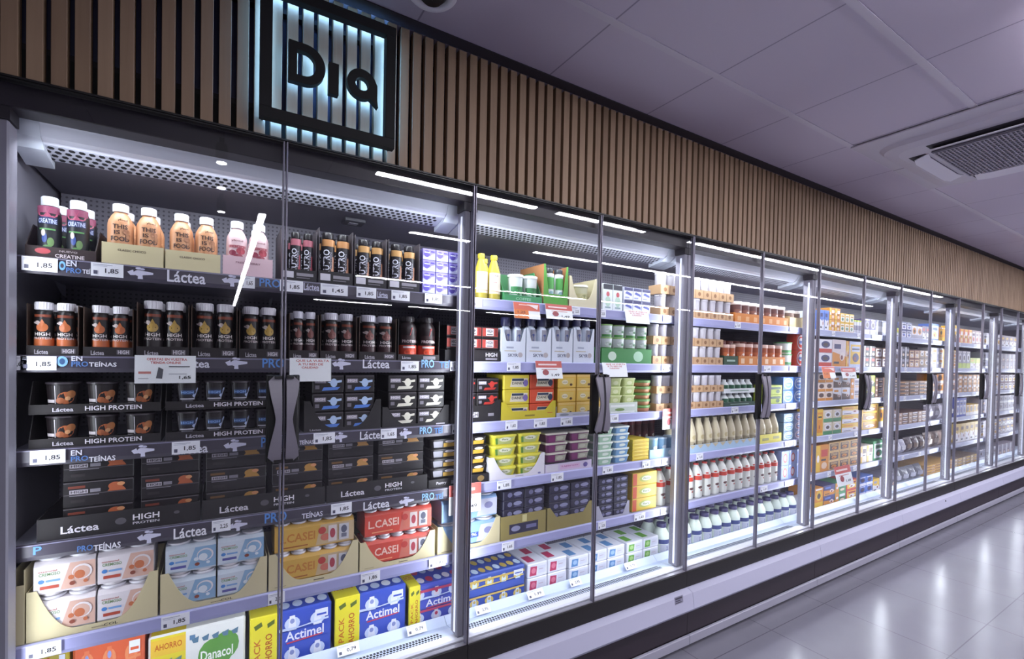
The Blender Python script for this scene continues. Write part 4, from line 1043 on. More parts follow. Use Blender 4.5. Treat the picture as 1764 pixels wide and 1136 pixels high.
lt = lambda c: tub(body=c, lid='#dfe8e0', art=(('e', .5, .5, .3, .3, '#dde8dc'), ('r', .0, .3, .1, .9, c)), lidh=.22)
run(3, 1028, 1086, 736, 2, [lt('#a2c4a8'), lt('#6f9cc4')], 'margarine_tub', ['pale green margarine tub', 'light blue margarine tub'], 'tub', tiers=5, d=.10)
run(3, 1089, 1118, 757, 1, carton(color='#d8bc30', art=(('r', .08, .92, .18, .3, '#b88c20'), ('r', .1, .6, .5, .74, '#e4d060'))), 'butter_carton', 'yellow butter carton', 'carton', tiers=6, d=.12)
bc = cup(body='#8ab4d4', lid='#b4d0e4', taper=.94, lidh=.10, seg=14, art=(('e', .5, .55, .22, .14, '#dfeaf4'), ('r', .2, .8, .14, .26, '#5a8cbc')))
tr(3, 1119, 1169, 0, '#a8cce0', 'light blue tray of cups', lip=.95, cut='flat', h=.05, d=.12, art=(('e', .3, .5, .1, .3, '#e4eef6'), ('e', .72, .5, .1, .3, '#e4eef6')))
run(3, 1121, 1168, 754, 3, bc, 'yogurt_cup', 'tall light blue cup', 'cup', d=.07, lift=.003)
run(3, 1096, 1168, 0, 6, jarmk('#5c2428', '#7a2c34', '#6c2a30', 10), 'dark_jar', 'dark red small jar', 'jar', d=.05, lift=0, dy=.16, h=.19)
cb = bottle(body='#c9bfa0', cap='#c9bfa0', neck=.40, capw=.42, caph=.06, shoulder=.60, zone=(.08, .60), art=(('r', 0, 1, .2, .46, '#a49a80'), ('e', .5, .70, .2, .14, '#b4a67c'), ('e', .5, .3, .1, .08, '#5c5448')), seg=16)
tr(3, 1172, 1308, 0, '#aecbe2', 'pale blue scalloped tray', lip=.95, cut='flat', h=.048, d=.19, art=[('p', [((i+.1)/11, .96), ((i+.5)/11, .5), ((i+.9)/11, .96)], '#c8bd9c') for i in range(11)])
run(3, 1173, 1307, 719, 10, cb, 'horchata_bottle', 'cream bottle in pale blue tray', 'bottle', d=.055, lift=.003, rows=2, rowgap=.06)
tr(3, 1309, 1346, 0, '#dcd25c', 'yellow tray of bottles', lip=.95, cut='flat', h=.06, d=.14, art=(('r', .1, .4, .3, .6, '#8c8a4c'), ('r', .6, .9, .4, .7, '#8c8a4c')))
run(3, 1310, 1345, 714, 3, cb, 'horchata_bottle', 'cream bottle in yellow tray', 'bottle', d=.06, lift=.003)
run(3, 1349, 1385, 712, 2, [ring_drum(color='#6c88a8', face='#c8d4dc', edge='#7a9ab4'), ring_drum(color='#9ca4c8', face='#e0dce4', edge='#b08c9c')], 'cheese_box', ['blue grey round-emblem box', 'lilac round-emblem box'], 'carton', tiers=3, d=.1)

# ---------------------------------------------------------------- fifth shelf
def yog(bg, wave, pic, name_c, pill):
    return multipack(color=bg, art=(('p', [(.42, 0), (1, 0), (1, 1), (.58, 1)], wave), ('t', 'essencial', .22, .80, .30, .07, '#b86c5c'), ('t', 'CREMOSO', .25, .68, .34, .12, name_c), ('e', .12, .42, .05, .08, '#4c86cc'), ('r', .19, .42, .38, .46, '#7aa4d8'), ('r', .10, .40, .12, .24, pill),
        ('e', .78, .60, .17, .30, '#e9e2e4'), ('e', .77, .58, .145, .25, wave), ('e', .74, .50, .09, .17, pic), ('e', .60, .44, .05, .09, pic), ('e', .62, .20, .05, .08, '#8a4a3a'), ('e', .84, .22, .04, .07, pic)))
yA = yog('#e6e0e4', '#dab4a4', '#c4724c', '#7ca06a', '#b8503c'); yB = yog('#cfdbe6', '#8fb4d4', '#dfe8f0', '#7ca06a', '#5a5aa0')
tr(4, 20, 43, 985, BEIGE, 'beige tray cut by frame', lip=.8, cut='flat', d=.24)
tr(4, 44, 272, 1003, BEIGE, 'beige U-cut tray', lip=.12, cut='u', d=.24, art=(('t', 'essencial', .52, .40, .10, .3, '#6c6450'), ('t', 'COL', .62, .44, .11, .46, '#3c3830')))
run(4, 52, 268, 952, 2, yA, 'yogurt_multipack', 'peach and white yogurt pack', 'carton', tiers=2, d=.12, lift=.003)
tr(4, 275, 460, 975, BEIGE, 'beige U-cut tray', lip=.12, cut='u', d=.24, art=(('t', 'essencial', .50, .40, .10, .3, '#6c6450'), ('t', 'COL', .60, .44, .11, .46, '#3c3830')))
run(4, 280, 457, 928, 2, yB, 'yogurt_multipack', 'light blue yogurt pack', 'carton', tiers=2, d=.12, lift=.003)
def casei(c, c2, tc):
    return multipack(n=5, color=c, art=(('p', [(.50, 0), (1, 0), (1, 1), (.56, 1)], c2), ('t', 'L.CASEI', .27, .55, .44, .42, tc), ('r', .1, .4, .08, .14, '#a05c28' if c != '#cc4a3a' else '#e89a70'),
        ('e', .58, .70, .05, .18, '#b84038'), ('e', .62, .35, .06, .18, '#c8705c'), ('r', .66, .77, .08, .9, '#d8ccc8'), ('e', .715, .5, .035, .25, '#a8404c'), ('r', .80, .93, .08, .9, '#c8c8cc'), ('e', .865, .62, .04, .2, '#5a5e70'), ('r', .83, .90, .2, .4, '#6c7080')), top=(('r', 0, 1, 0, 1, c),))
tr(4, 462, 617, 944, BEIGE, 'beige U-cut tray', lip=.14, cut='u', d=.24, art=(('r', .48, .6, .3, .5, '#5c5444'), ('r', .06, .18, .4, .5, '#8c8468')))
run(4, 468, 612, 897, 1, casei('#d4a94e', '#c8b088', '#c07a30'), 'probiotic_drink_pack', 'golden probiotic drink pack', 'carton', tiers=2, d=.12, lift=.003)
tr(4, 619, 749, 925, BEIGE, 'beige U-cut tray', lip=.14, cut='u', d=.24, art=(('r', .50, .62, .3, .5, '#5c5444'), ('r', .06, .18, .4, .5, '#8c8468')))
run(4, 624, 745, 875, 1, casei('#cc4a3a', '#c87060', '#f0c8b8'), 'probiotic_drink_pack', 'red probiotic drink pack', 'carton', tiers=2, d=.12, lift=.003)
tr(4, 753, 861, 900, BEIGE, 'beige U-cut tray', lip=.14, cut='u', d=.24, art=(('r', .06, .3, .3, .5, '#8c8468'),))
lb = multipack(n=3, color='#8fb4dc', art=(('e', .35, .55, .16, .30, '#5a8cd0'), ('p', [(.62, .0), (1, 0), (1, 1), (.7, 1)], '#c8cce0'), ('r', .30, .66, .30, .60, '#3f58b0'), ('t', '0,0%', .48, .45, .3, .2, '#dfe8f8'), ('e', .84, .6, .08, .2, '#8c8cb4')))
run(4, 757, 857, 856, 1, lb, 'yogurt_multipack', 'sky blue yogurt pack', 'carton', tiers=2, d=.12, lift=.003)
nv = carton(color='#1c1a34', art=(('e', .30, .55, .12, .30, '#6c6c8c'), ('e', .70, .60, .22, .26, '#8a8cac'), ('r', .52, .86, .2, .3, '#54547c')), c=.003)
for a, b_, pt, cut in ((862, 940, 865, 'flat'), (942, 1019, 862, 'v')):
    tr(4, a, b_, 0, '#8e8148', 'gold printed tray', lip=.98 if cut == 'flat' else .55, cut=cut, h=.105, d=.2, art=(('r', .18, .82, .2, .62, '#23203c'), ('e', .32, .42, .10, .12, '#8a8cac'), ('r', .55, .78, .34, .5, '#6c6c94'), ('r', .46, .56, .66, .96, '#c8c088')) if cut == 'flat' else ())
    run(4, a+2, b_-2, 843 if a == 862 else 833, 2, nv, 'chocolate_dessert_pack', 'navy dessert pack', 'carton', tiers=5, d=.15, lift=.003)
utray(4, 1027, 1084, 868, color='#a8a8b8', lip=.12, desc='grey tray of navy packs', cut='v')
run(4, 1029, 1082, 823, 2, nv, 'chocolate_dessert_pack', 'navy pack in grey tray', 'carton', tiers=6, d=.15, lift=.003)
yb = carton(color='#d2b23a', art=(('r', 0, .16, 0, 1, '#c4512c'), ('e', .56, .52, .30, .32, '#a8b04c'), ('e', .56, .52, .20, .20, '#d8dcc0'), ('t', 'Flora', .56, .52, .26, .18, '#4c6c3a')), c=.003)
run(4, 1088, 1131, 814, 1, yb, 'margarine_carton', 'yellow orange margarine carton', 'carton', tiers=3, d=.2)
mr = bottle(body='#dfe2da', cap='#c8382c', neck=.34, capw=.42, caph=.05, shoulder=.72, zone=(.06, .82), art=(('r', 0, 1, .62, .78, '#c4402e'), ('e', .3, .84, .12, .03, '#c4402e'), ('e', .5, .34, .22, .05, '#5c3a34'), ('e', .6, .22, .14, .04, '#a05848')), seg=16)
run(4, 1134, 1343, 795, 15, mr, 'milk_bottle', 'white milk bottle, red band', 'bottle', d=.06, rows=2, rowgap=.066)
run(4, 1345, 1384, 776, 3, carton(color='#8c9cc8', art=(('e', .5, .5, .28, .34, '#b85850'), ('e', .5, .5, .18, .22, '#e0d4d8'), ('p', [(0, .8), (.3, 1), (0, 1)], '#c8d0e8'))), 'cheese_carton', 'blue carton with red emblem', 'carton', tiers=2, d=.1)

# ---------------------------------------------------------------- bottom deck
act = dict(word='Actimel')
def deck(p0, p1, ptop, mk, name, desc, cat, tiers=1, n=1, d=.26):
    return run(5, p0, p1, ptop, n, mk, name, desc, cat, tiers=tiers, d=d, dy=0)
deck(20, 120, 1122, bottle_pack(base='#b8a83c', accent='#d8cc60', shape='#c8442c', word=None, wordc='#fff', cols=3), 'yogurt_drink_pack', 'mustard yellow drink pack', 'drink pack')
deck(122, 250, 1100, bottle_pack(base='#d2623e', accent='#e08a5c', shape='#dd7a50', word=None, cols=3, wordc='#fff'), 'yogurt_drink_pack', 'orange red drink pack', 'drink pack')
@maker
def dana(w, h, d):
    w2 = w/2-.001; b = MB(); b.box(-w2, w2, 0, d, 0, h-.0005, M('#dfe0dc', .4), .006)
    sp = [('r', 0, .36, 0, 1, '#dccb34'), ('r', 0, .36, .70, .96, '#e0b83c'), ('t', 'AHORRO', .18, .84, .28, .10, '#b85a18'), ('tv', '%02', .24, .34, .12, .36, '#b06a1c'),
          ('e', .66, .52, .17, .26, '#5c9440'), ('e', .80, .62, .15, .24, '#5c9440'), ('p', [(.50, .44), (.94, .56), (.72, .12)], '#5c9440'), ('t', 'Danacol', .70, .52, .36, .17, '#f0f2ea'), ('r', .40, .46, .84, .92, '#5a7c9c')]
    for i in range(5): sp.append(('p', [(.42+i*.11, .84), (.50+i*.11, .88), (.49+i*.11, .78), (.44+i*.11, .78)], '#54748c'))
    for i in range(3): sp.append(('p', [(.04+i*.1, .60), (.12+i*.1, .64), (.11+i*.1, .55), (.06+i*.1, .55)], '#6c8c7c'))
    prints(b, lambda u, v, k: (-w2+.006+u*(2*w2-.012), -.00015*k, .006+v*(h-.012)), sp)
    sp = [('r', 0, .36, 0, 1, '#d8c030'), ('t', 'AHORRO', .18, .5, .28, .2, '#b85a18'), ('t', 'Danacol', .7, .5, .4, .16, '#6c9c54')]+[('e', .42+i*.13, .2+.3*(i % 2), .04, .05, '#7a9cb0') for i in range(5)]
    prints(b, lambda u, v, k: (-w2+.006+u*(2*w2-.012), .006+v*(d-.012), h-.0005+.00015*k), sp)
    return [('bottle_block', b.build('bottle_block'), None, None)]
deck(252, 424, 1081, dana(), 'yogurt_drink_pack', 'yellow, white and green pack', 'drink pack')
deck(427, 572, 1052, bottle_pack(tape=(0, .33), cols=3), 'yogurt_drink_pack', 'blue pack with yellow band', 'drink pack')
deck(574, 700, 1020, bottle_pack(tape=(0, .33), cols=3), 'yogurt_drink_pack', 'blue pack with yellow band', 'drink pack')
deck(702, 797, 1003, bottle_pack(tape=(0, .20), cols=3, red='#b83a5c', base='#4450b4', shape='#e4dcea'), 'yogurt_drink_pack', 'blue and red banded pack', 'drink pack')
deck(800, 905, 985, bottle_pack(cols=4, base='#3c54a8', accent='#d0b860', red='#c8ac58', shape='#c8dcf0', word=None), 'yogurt_drink_pack', 'blue and gold drink pack', 'drink pack')
def cub(c, lt_, n=1): return carton(color='#e4e6f0', art=(('p', [(.06, .12), (.42, .10), (.46, .80), (.10, .86)], c), ('e', .27, .5, .12, .22, lt_), ('r', .52, .94, .2, .8, '#d4d6e2'), ('r', .56, .8, .5, .56, '#b8a8b4')), top=(('p', [(.1, .1), (.5, .1), (.5, .45), (.1, .45)], c), ('p', [(.5, .55), (.9, .55), (.9, .9), (.5, .9)], c)), c=.004)
deck(908, 976, 966, cub('#b8345c', '#d87890'), 'yogurt_block', 'white and crimson yogurt block', 'carton', tiers=2, n=2, d=.2)
deck(980, 1076, 950, cub('#5c8cc0', '#a0c0e0'), 'yogurt_block', 'white and blue yogurt block', 'carton', tiers=2, n=3, d=.2)
deck(1079, 1134, 930, cub('#6aa83c', '#a8d080'), 'yogurt_block', 'white and green yogurt block', 'carton', tiers=2, n=2, d=.2)
mn = bottle(body='#dce8dc', cap='#35305e', neck=.50, capw=.60, caph=.14, shoulder=.62, zone=(.05, .60), art=(('r', 0, 1, .50, .78, '#3a4478'), ('r', .1, .9, .0, .46, '#b8bccc'), ('e', .5, .22, .24, .14, '#5c6290')), seg=16)
run(5, 1139, 1376, 878, 15, mn, 'milk_bottle', 'white milk bottle, navy cap', 'bottle', d=.07, dy=0, rows=2, rowgap=.078)
run(5, 1378, 1397, 860, 1, carton(color='#c8c8d4', art=(('e', .4, .3, .2, .12, '#4a4658'), ('e', .6, .7, .2, .12, '#b05868'), ('r', .1, .9, .9, 1, '#a85868'))), 'mixed_carton', 'speckled white and pink carton', 'carton', d=.1)

# ---------------------------------------------------------------- farther doors
_fv = [0]
def fcart(c, a1, a2):
    _fv[0] += 1; v = _fv[0] % 4
    if v == 0: art = (('r', 0, 1, 0, .30, a1), ('e', .5, .62, .34, .26, a2), ('e', .5, .60, .20, .14, '#4c3c3c'), ('r', .12, .88, .90, .97, '#e8e4e8'))
    elif v == 1: art = (('p', [(0, 0), (1, 0), (1, .38), (0, .55)], a1), ('r', .12, .62, .66, .84, a2), ('e', .72, .38, .18, .16, '#e6dcd8'), ('e', .70, .34, .09, .09, '#7c3c34'), ('r', .1, .5, .1, .18, '#3c3844'))
    elif v == 2: art = (('r', .0, .34, 0, 1, a1), ('r', .42, .92, .56, .82, a2), ('r', .42, .80, .40, .47, '#3c3844'), ('e', .66, .22, .22, .13, '#e2c8b0'), ('e', .17, .5, .10, .14, '#e8e4e8'))
    else: art = (('r', .08, .92, .10, .88, a1), ('r', .18, .82, .60, .80, c), ('e', .5, .36, .26, .18, a2), ('r', .2, .8, .67, .73, '#34303c'), ('e', .44, .32, .10, .08, '#8c4c3c'))
    return carton(color=c, art=art)
def fpouch(c, a1): return bag(color=c, art=(('r', .15, .85, .3, .6, a1),))
def fjar(c, lid, a1): return cup(body=c, lid=lid, taper=.94, seg=10, art=(('r', 0, 1, .25, .7, a1),))
def fill(s, door, segs):
    """segs: (share of the width, maker, name, description, category, n, tiers, height, depth)"""
    y = shelf_y(s)+.004; k = (y+CAMD)/CAMD          # seen past the mullions, the goods stand further along
    xa, xb = (DOOR_X[door]+.012)*k, (DOOR_X[door+1]-.008)*k
    y = shelf_y(s)+.004; z0 = shelf_z(s); tot = sum(g[0] for g in segs); x = xa
    for share, mk, name, desc, cat, n, tiers, H, d in segs:
        H = min(H*1.15, (.165 if s == 5 else .205 if s else .235)/tiers) if H*tiers < .2 else H
        wseg = (xb-xa)*share/tot; w = wseg/n
        for i in range(n):
            for t in range(tiers):
                place(mk(w*.97, H*.99, d), name, x+(i+.5)*w, y, z0+.0008+t*H, desc, cat, s)
        x += wseg
OR, YE, BL, RD, BR, GN, GY, WH, NA, LM_ = '#d08a34', '#dcb440', '#5a78c0', '#c0483c', '#5a3c30', '#4c8c60', '#9a98a8', '#dfdfe8', '#3c3c6c', '#b4c844'
C = 'carton'
fill(0, 6, [(1, fcart(BL, WH, NA), 'cheese_carton', 'blue and white carton', C, 2, 1, .13, .1), (1.2, fcart(OR, YE, WH), 'cheese_carton', 'orange yellow carton', C, 2, 2, .075, .1), (1.6, fcart(YE, WH, GN), 'cheese_carton', 'yellow carton, green emblem', C, 3, 2, .062, .1), (1.1, fjar(WH, LM_, GY), 'dip_jar', 'white jar, lime lid', 'jar', 3, 1, .09, .08)])
fill(1, 6, [(1, fcart(WH, RD, NA), 'dessert_box', 'white red navy box', C, 1, 2, .10, .1), (1.1, fcart('#dcd0d4', OR, NA), 'dessert_box', 'pale box, orange foot', C, 1, 1, .205, .1), (.25, fcart(OR, YE, YE), 'dessert_box', 'narrow orange box', C, 1, 1, .2, .1), (1.1, fcart('#b8c4e0', YE, NA), 'dessert_box', 'light blue box, yellow foot', C, 1, 1, .20, .1)])
fill(2, 6, [(1, fcart('#e0cfc4', OR, BR), 'pastry_carton', 'cream brown pastry carton', C, 2, 3, .058, .14), (1.2, fcart(WH, BR, OR), 'pastry_carton', 'white carton, brown picture', C, 2, 2, .08, .14), (.8, fcart('#e4e2ea', OR, GY), 'pastry_carton', 'white grey pastry carton', C, 1, 2, .07, .14)])
fill(3, 6, [(.4, fcart(YE, OR, OR), 'egg_carton', 'narrow yellow carton', C, 1, 1, .17, .14), (1.2, fcart('#d4c8b0', GN, WH), 'egg_carton', 'cream green carton', C, 2, 2, .08, .14), (1.3, fcart(YE, WH, OR), 'custard_box', 'yellow box, white bands', C, 1, 3, .058, .14)])
fill(4, 6, [(.8, fcart(OR, YE, RD), 'biscuit_dessert_box', 'orange box, red emblem', C, 1, 1, .20, .14), (2, fcart('#dcb880', '#4c3c3c', OR), 'biscuit_dessert_box', 'tan box, dark strip', C, 3, 3, .062, .14)])
fill(5, 6, [(.6, fcart(OR, YE, YE), 'cheese_carton', 'orange yellow carton', C, 1, 1, .14, .2), (.8, fcart('#4c4670', OR, BL), 'cheese_carton', 'purple orange carton', C, 1, 2, .075, .2), (.8, fcart(GN, OR, WH), 'cheese_carton', 'green carton, orange band', C, 1, 2, .075, .2), (.9, fcart(RD, YE, WH), 'cheese_carton', 'red carton, yellow band', C, 1, 2, .08, .2)])
fill(0, 7, [(1, fcart('#5c5080', WH, GY), 'ham_pack', 'purple and grey pack', C, 2, 1, .11, .1), (1.5, fjar('#b8b8c4', '#8c8ca0', WH), 'dip_jar', 'grey white jar', 'jar', 4, 1, .11, .08), (.8, fcart(LM_, WH, YE), 'cheese_carton', 'lime white carton', C, 2, 1, .07, .1)])
fill(1, 7, [(1, fcart('#2f2a34', WH, RD), 'ham_pack', 'black white pack', C, 2, 2, .075, .1), (1.2, fcart('#7c5c48', WH, GY), 'ham_pack', 'brown white pack', C, 2, 2, .07, .1), (1, fcart('#d4d4dc', '#5c4c4c', GY), 'ham_pack', 'white pack, dark strip', C, 2, 1, .14, .1)])
fill(2, 7, [(1, fcart(LM_, '#3c4c34', WH), 'lime_carton', 'lime and white carton', C, 1, 2, .08, .1), (2, fcart('#4a3430', '#8c6c58', GY), 'ham_pack', 'dark brown flat pack', C, 3, 4, .036, .14)])
fill(3, 7, [(1.4, fcart(YE, '#8c5c20', WH), 'custard_box', 'yellow box, brown bands', C, 1, 3, .06, .14), (.5, fcart(YE, WH, OR), 'custard_box', 'narrow yellow white box', C, 1, 1, .15, .1), (1.2, fcart('#8c7064', WH, GY), 'ham_pack', 'dusty brown pack', C, 3, 2, .06, .1)])
fill(4, 7, [(1, fcart('#d8cfc4', YE, BR), 'pastry_carton', 'cream yellow carton', C, 2, 1, .12, .14), (1, fcart(GN, WH, '#2c5c40'), 'salad_box', 'green box', C, 1, 1, .14, .14), (1, fpouch('#c8ccd4', WH), 'cheese_bag', 'white grey bag', 'bag', 2, 1, .15, .06)])
fill(5, 7, [(1, fcart(BL, WH, NA), 'cheese_carton', 'bright blue carton', C, 2, 2, .07, .2), (.5, fcart(YE, WH, GY), 'cheese_carton', 'yellow white carton', C, 1, 1, .1, .2), (1.3, fcart('#6c6878', WH, GY), 'ham_pack', 'slate grey pack', C, 3, 1, .11, .14)])
fill(0, 8, [(1.2, fcart('#5c6088', WH, BL), 'ham_pack', 'slate blue pack', C, 2, 2, .06, .1), (1.3, fcart('#d8d4dc', GY, OR), 'ham_pack', 'pale grey pack', C, 2, 1, .10, .1), (1, fcart('#74687c', WH, RD), 'ham_pack', 'mauve pack', C, 2, 1, .11, .1)])
fill(1, 8, [(.8, fcart('#2c2a38', WH, GY), 'ham_pack', 'black pack, white foot', C, 2, 2, .08, .1), (1, fcart('#7c4438', '#d8b890', WH), 'ham_pack', 'rust brown pack', C, 2, 2, .07, .1), (1, fcart('#a88860', BR, WH), 'ham_pack', 'tan pack', C, 2, 2, .07, .1)])
fill(2, 8, [(3, fcart('#8c6c54', '#4c3830', OR), 'pizza_pack', 'brown flat pack', C, 3, 4, .028, .2)])
fill(3, 8, [(3, fcart('#6c4c44', '#b89c88', WH), 'pizza_pack', 'dark brown flat pack', C, 3, 3, .030, .2)])
fill(4, 8, [(1, fpouch('#b8b8c8', WH), 'pasta_bag', 'silver bag', 'bag', 2, 1, .11, .08), (2, fpouch('#5c5458', '#8c7c70'), 'pasta_bag', 'dark grey bag', 'bag', 3, 1, .12, .08)])
fill(5, 8, [(3, fpouch('#77777f', '#b8b8c4'), 'pasta_bag', 'grey crinkled bag', 'bag', 4, 1, .12, .12)])
fill(0, 9, [(1, fcart(BL, WH, YE), 'fresh_pasta_box', 'blue box', C, 1, 1, .14, .1), (2, fcart(OR, YE, YE), 'fresh_pasta_box', 'amber yellow box', C, 3, 1, .12, .1), (.7, fcart(YE, BR, WH), 'fresh_pasta_box', 'yellow box, brown strip', C, 1, 1, .15, .1)])
fill(1, 9, [(1.2, fcart('#dcdce4', GY, OR), 'fresh_pasta_box', 'white grey box', C, 2, 2, .085, .1), (1.4, fcart('#dcb464', WH, OR), 'fresh_pasta_box', 'sand yellow box', C, 2, 2, .08, .1)])
fill(2, 9, [(3, fcart(OR, WH, BR), 'fresh_pasta_box', 'orange box, white band', C, 4, 2, .085, .1)])
fill(3, 9, [(3, fpouch('#8c8894', WH), 'salad_bag', 'grey white bag', 'bag', 4, 1, .13, .08)])
fill(4, 9, [(3, fpouch('#7c6c64', '#c8bcb0'), 'salad_bag', 'brownish bag', 'bag', 4, 1, .13, .08)])
fill(5, 9, [(3, fcart('#c89c54', '#a87838', YE), 'pizza_pack', 'amber flat pizza pack', C, 3, 4, .024, .24)])
fill(0, 10, [(1.4, fcart('#dca848', RD, WH), 'fresh_pasta_box', 'gold red box', C, 3, 1, .13, .1), (1.2, fcart('#8c6c74', WH, RD), 'ham_pack', 'dusty rose pack', C, 3, 1, .13, .1)])
fill(1, 10, [(1, fcart('#9898a4', LM_, WH), 'ham_pack', 'grey lime pack', C, 3, 1, .16, .1), (1, fcart(LM_, WH, YE), 'ham_pack', 'lime pack', C, 2, 1, .10, .1)])
fill(2, 10, [(3, fcart('#c88c40', BR, WH), 'fresh_pasta_box', 'orange brown box', C, 5, 2, .08, .1)])
fill(3, 10, [(1.2, fcart('#4858b0', WH, BL), 'fresh_pasta_box', 'royal blue box', C, 3, 1, .17, .1), (1.8, fcart('#d8b050', WH, BR), 'fresh_pasta_box', 'yellow box, brown emblem', C, 4, 1, .10, .1)])
fill(4, 10, [(3, fcart('#c8ac60', WH, BR), 'fresh_pasta_box', 'sand box', C, 5, 1, .17, .1)])
fill(5, 10, [(3, fcart('#8c7868', '#c8b490', YE), 'pizza_pack', 'brown grey flat pack', C, 3, 3, .03, .24)])
pal = {11: ('#b8b4c0', '#8c8c9c', '#c8c8d4', '#9c98a8'), 12: ('#8c808c', '#a89ca8', '#7c5c64', '#8c8c9c')}
for dr in (11, 12):
    for s_ in range(6):
        c_ = pal[dr][s_ % 4]; ds = ['pale grey pack', 'mid grey pack', 'light silver pack', 'mauve grey pack'][s_ % 4] if dr == 11 else ['dusty mauve pack', 'pinkish grey pack', 'dull wine-red pack', 'slate grey pack'][s_ % 4]
        fill(s_, dr, [(1, fcart(c_, WH, GY if s_ % 2 else YE), 'chilled_meal_pack', ds, C, 4, 1 if s_ in (0, 5) else 2, .12 if s_ in (0, 5) else .08, .1)])

# ---------------------------------------------------------------- price tags and promotion cards
def price(txt_): 
    @maker
    def pt(w, h, d):
        b = MB(); b.box(-w/2, w/2, 0, .0012, 0, h, M('#f4f6fd', .35), .0003)
        prints(b, lambda u, v, k: (-w/2+u*w, -.0003*k, v*h), [('t', txt_, .64, .42, .42, .40, '#23222c'), ('r', .06, .66, .84, .88, '#9a9cb0'), ('r', .08, .20, .14, .42, '#54546a'), ('r', .06, .5, .74, .77, '#b8bacb')])
        return [('price_tag', b.build('price_tag'), None, None)]
    pt.__name__ = 'pt'
    return pt()
PR = ['1,85', '2,95', '1,45', '3,49', '1,99', '0,79', '1,65', '2,25', '1,15', '4,15']
def tagrow(s, spots, wpx=None):
    for i, (p0, p1) in enumerate(spots):
        if s < 5: y = FY-.0205; z = ZR[s]-.040; h = .037
        else: y = .170; z = .384; h = .036
        xa, xb = XZ(p0, z, y), XZ(p1, z, y)
        t_ = PR[(i*3+s) % 10]
        key = 'tag'+t_
        if key not in _cache: _cache[key] = price(t_)
        w = min(max(xb-xa, .045), .095)
        if s < 5: place(_cache[key](round(w, 2), h, .001), 'price_tag', (xa+xb)/2, y, z, 'white price tag', 'price tag', s)
        else: place(_cache[key](round(w, 2), h, .001), 'price_tag', (xa+xb)/2, y, z, 'white price tag', 'price tag', s, rx=R(-42))
tagrow(0, [(38, 98), (157, 212), (419, 434), (483, 521), (553, 598), (614, 648), (674, 706), (731, 762), (819, 828), (985, 999), (1030, 1044), (1142, 1158), (1266, 1276), (1360, 1370)])
tagrow(1, [(24, 32), (35, 97), (690, 722), (777, 790), (873, 897), (1140, 1157), (1316, 1328), (1360, 1371)])
tagrow(2, [(50, 114), (295, 345), (541, 576), (655, 684), (782, 792), (870, 892), (920, 942), (966, 986), (1048, 1065), (1260, 1272), (1354, 1365)])
tagrow(3, [(365, 397), (570, 606), (857, 880), (949, 971), (1038, 1056), (1106, 1120), (1140, 1153), (1200, 1211), (1352, 1362), (1368, 1377)])
tagrow(4, [(44, 106), (278, 326), (462, 490), (621, 655), (738, 768), (864, 886), (1030, 1044), (1092, 1112), (1138, 1152), (1310, 1322), (1352, 1362)])
tagrow(5, [(582, 620), (704, 735), (822, 846), (912, 938), (984, 1004), (1080, 1098)])
for dr in range(6, 12):
    for s_ in range(6):
        for f_ in (.3, .7):
            if (dr+s_+int(f_*10)) % 3 == 0: continue
            x_ = DOOR_X[dr]+f_*.62
            y = FY-.0205 if s_ < 5 else .170; z = ZR[s_]-.040 if s_ < 5 else .384
            place(_cache['tag1,85'](.05, .037, .001), 'price_tag', x_, y, z, 'white price tag', 'price tag', s_, rx=0 if s_ < 5 else R(-42))
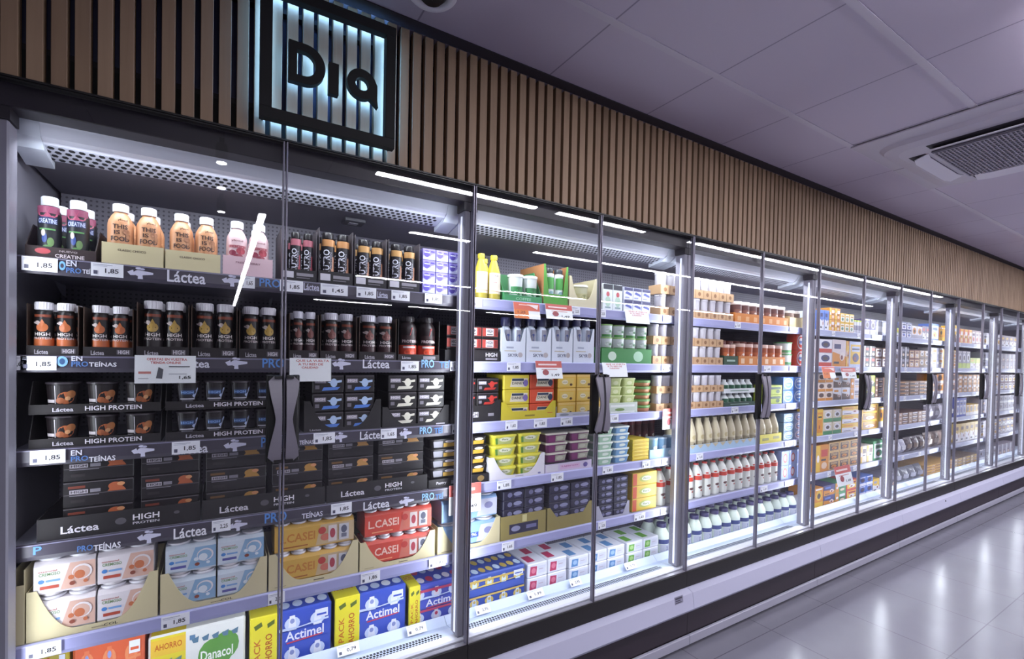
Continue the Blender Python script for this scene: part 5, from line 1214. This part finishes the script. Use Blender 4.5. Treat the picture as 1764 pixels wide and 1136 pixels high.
def card(px0, px1, py0, py1, desc, style, lean=-10, s=0, y=.094):
    xa, z1 = at(px0, py0, y); xb, z0 = at(px1, py1, y); w, h = xb-xa, z1-z0
    @maker
    def cd_(w, h, d, style=style):
        b = MB(); b.box(-w/2, w/2, 0, .001, -h, 0, M('#f4f8fa', .45)); F = lambda u, v, k: (-w/2+u*w, -.0003*k, -h+v*h)
        if style == 'offer': sp = [('t', 'OFERTAS EN VUESTRA', .52, .86, .66, .09, '#c4524a'), ('t', 'TIENDA ONLINE', .5, .74, .5, .09, '#c4524a'), ('r', .06, .26, .34, .42, '#c88078'), ('r', .06, .22, .16, .18, '#8a8a90'), ('p', [(.34, .18), (.38, .58), (.46, .5), (.44, .16)], '#55555c'), ('r', .55, .9, .58, .62, '#6a6a72'), ('t', '1,65', .82, .20, .2, .14, '#202028'), ('r', .55, .85, .32, .34, '#9a9aa4')]
        elif style == 'text': sp = [('t', 'QUE LA VUELTA', .55, .88, .8, .12, '#c4524a'), ('t', 'A TU RED DE', .5, .74, .6, .1, '#c4524a'), ('t', 'CALIDAD', .48, .60, .4, .09, '#c4524a')]
        elif style == 'orange': sp = [('r', 0, 1, .5, 1, '#d8674c'), ('r', 0, .55, 0, .55, '#e07c34'), ('t', '1,25', .28, .38, .3, .18, '#7c3020'), ('r', .2, .8, .82, .88, '#f0c8b8'), ('p', [(.5, .9), (.9, .6), (.95, .9)], '#f0dcd8')]
        else: sp = [('r', 0, 1, .62, 1, '#c85c54'), ('r', .1, .8, .75, .84, '#f0d8d4'), ('e', .35, .35, .12, .16, '#a0484c'), ('t', '1,49', .72, .2, .3, .16, '#33333c'), ('r', .2, .8, .5, .54, '#c88078')]
        prints(b, F, sp)
        return [('promotion_card', b.build('promotion_card'), None, None)]
    place(cd_()(w, h, .001), 'promotion_card', (xa+xb)/2, y, z1, desc, 'sign card', s, rx=R(lean))
card(232, 337, 612, 660, 'white card with red heading', 'offer', -2, 1)
card(499, 570, 617, 657, 'white card, red text only', 'text', -2, 1)
card(884, 928, 520, 552, 'orange and white card', 'orange', -12, 0)
card(939, 984, 523, 553, 'red and white card', 'red', -12, 0)
card(1076, 1116, 533, 560, 'white card, red top', 'text', -12, 0)
card(1037, 1078, 625, 650, 'white card, red text', 'text', -12, 1)
card(922, 966, 622, 653, 'red-headed white card', 'red', -12, 1)
card(1142, 1170, 705, 738, 'white card, dark spot', 'red', 0, 2, y=.0975)
card(774, 828, 838, 880, 'white red-headed card', 'red', 0, 3, y=.0975)
card(1415, 1436, 632, 652, 'orange red card', 'orange', -12, 1)
card(1448, 1472, 634, 652, 'white red card', 'red', -12, 1)
card(1436, 1462, 806, 832, 'pink white card', 'red', -14, 4)

label_all()
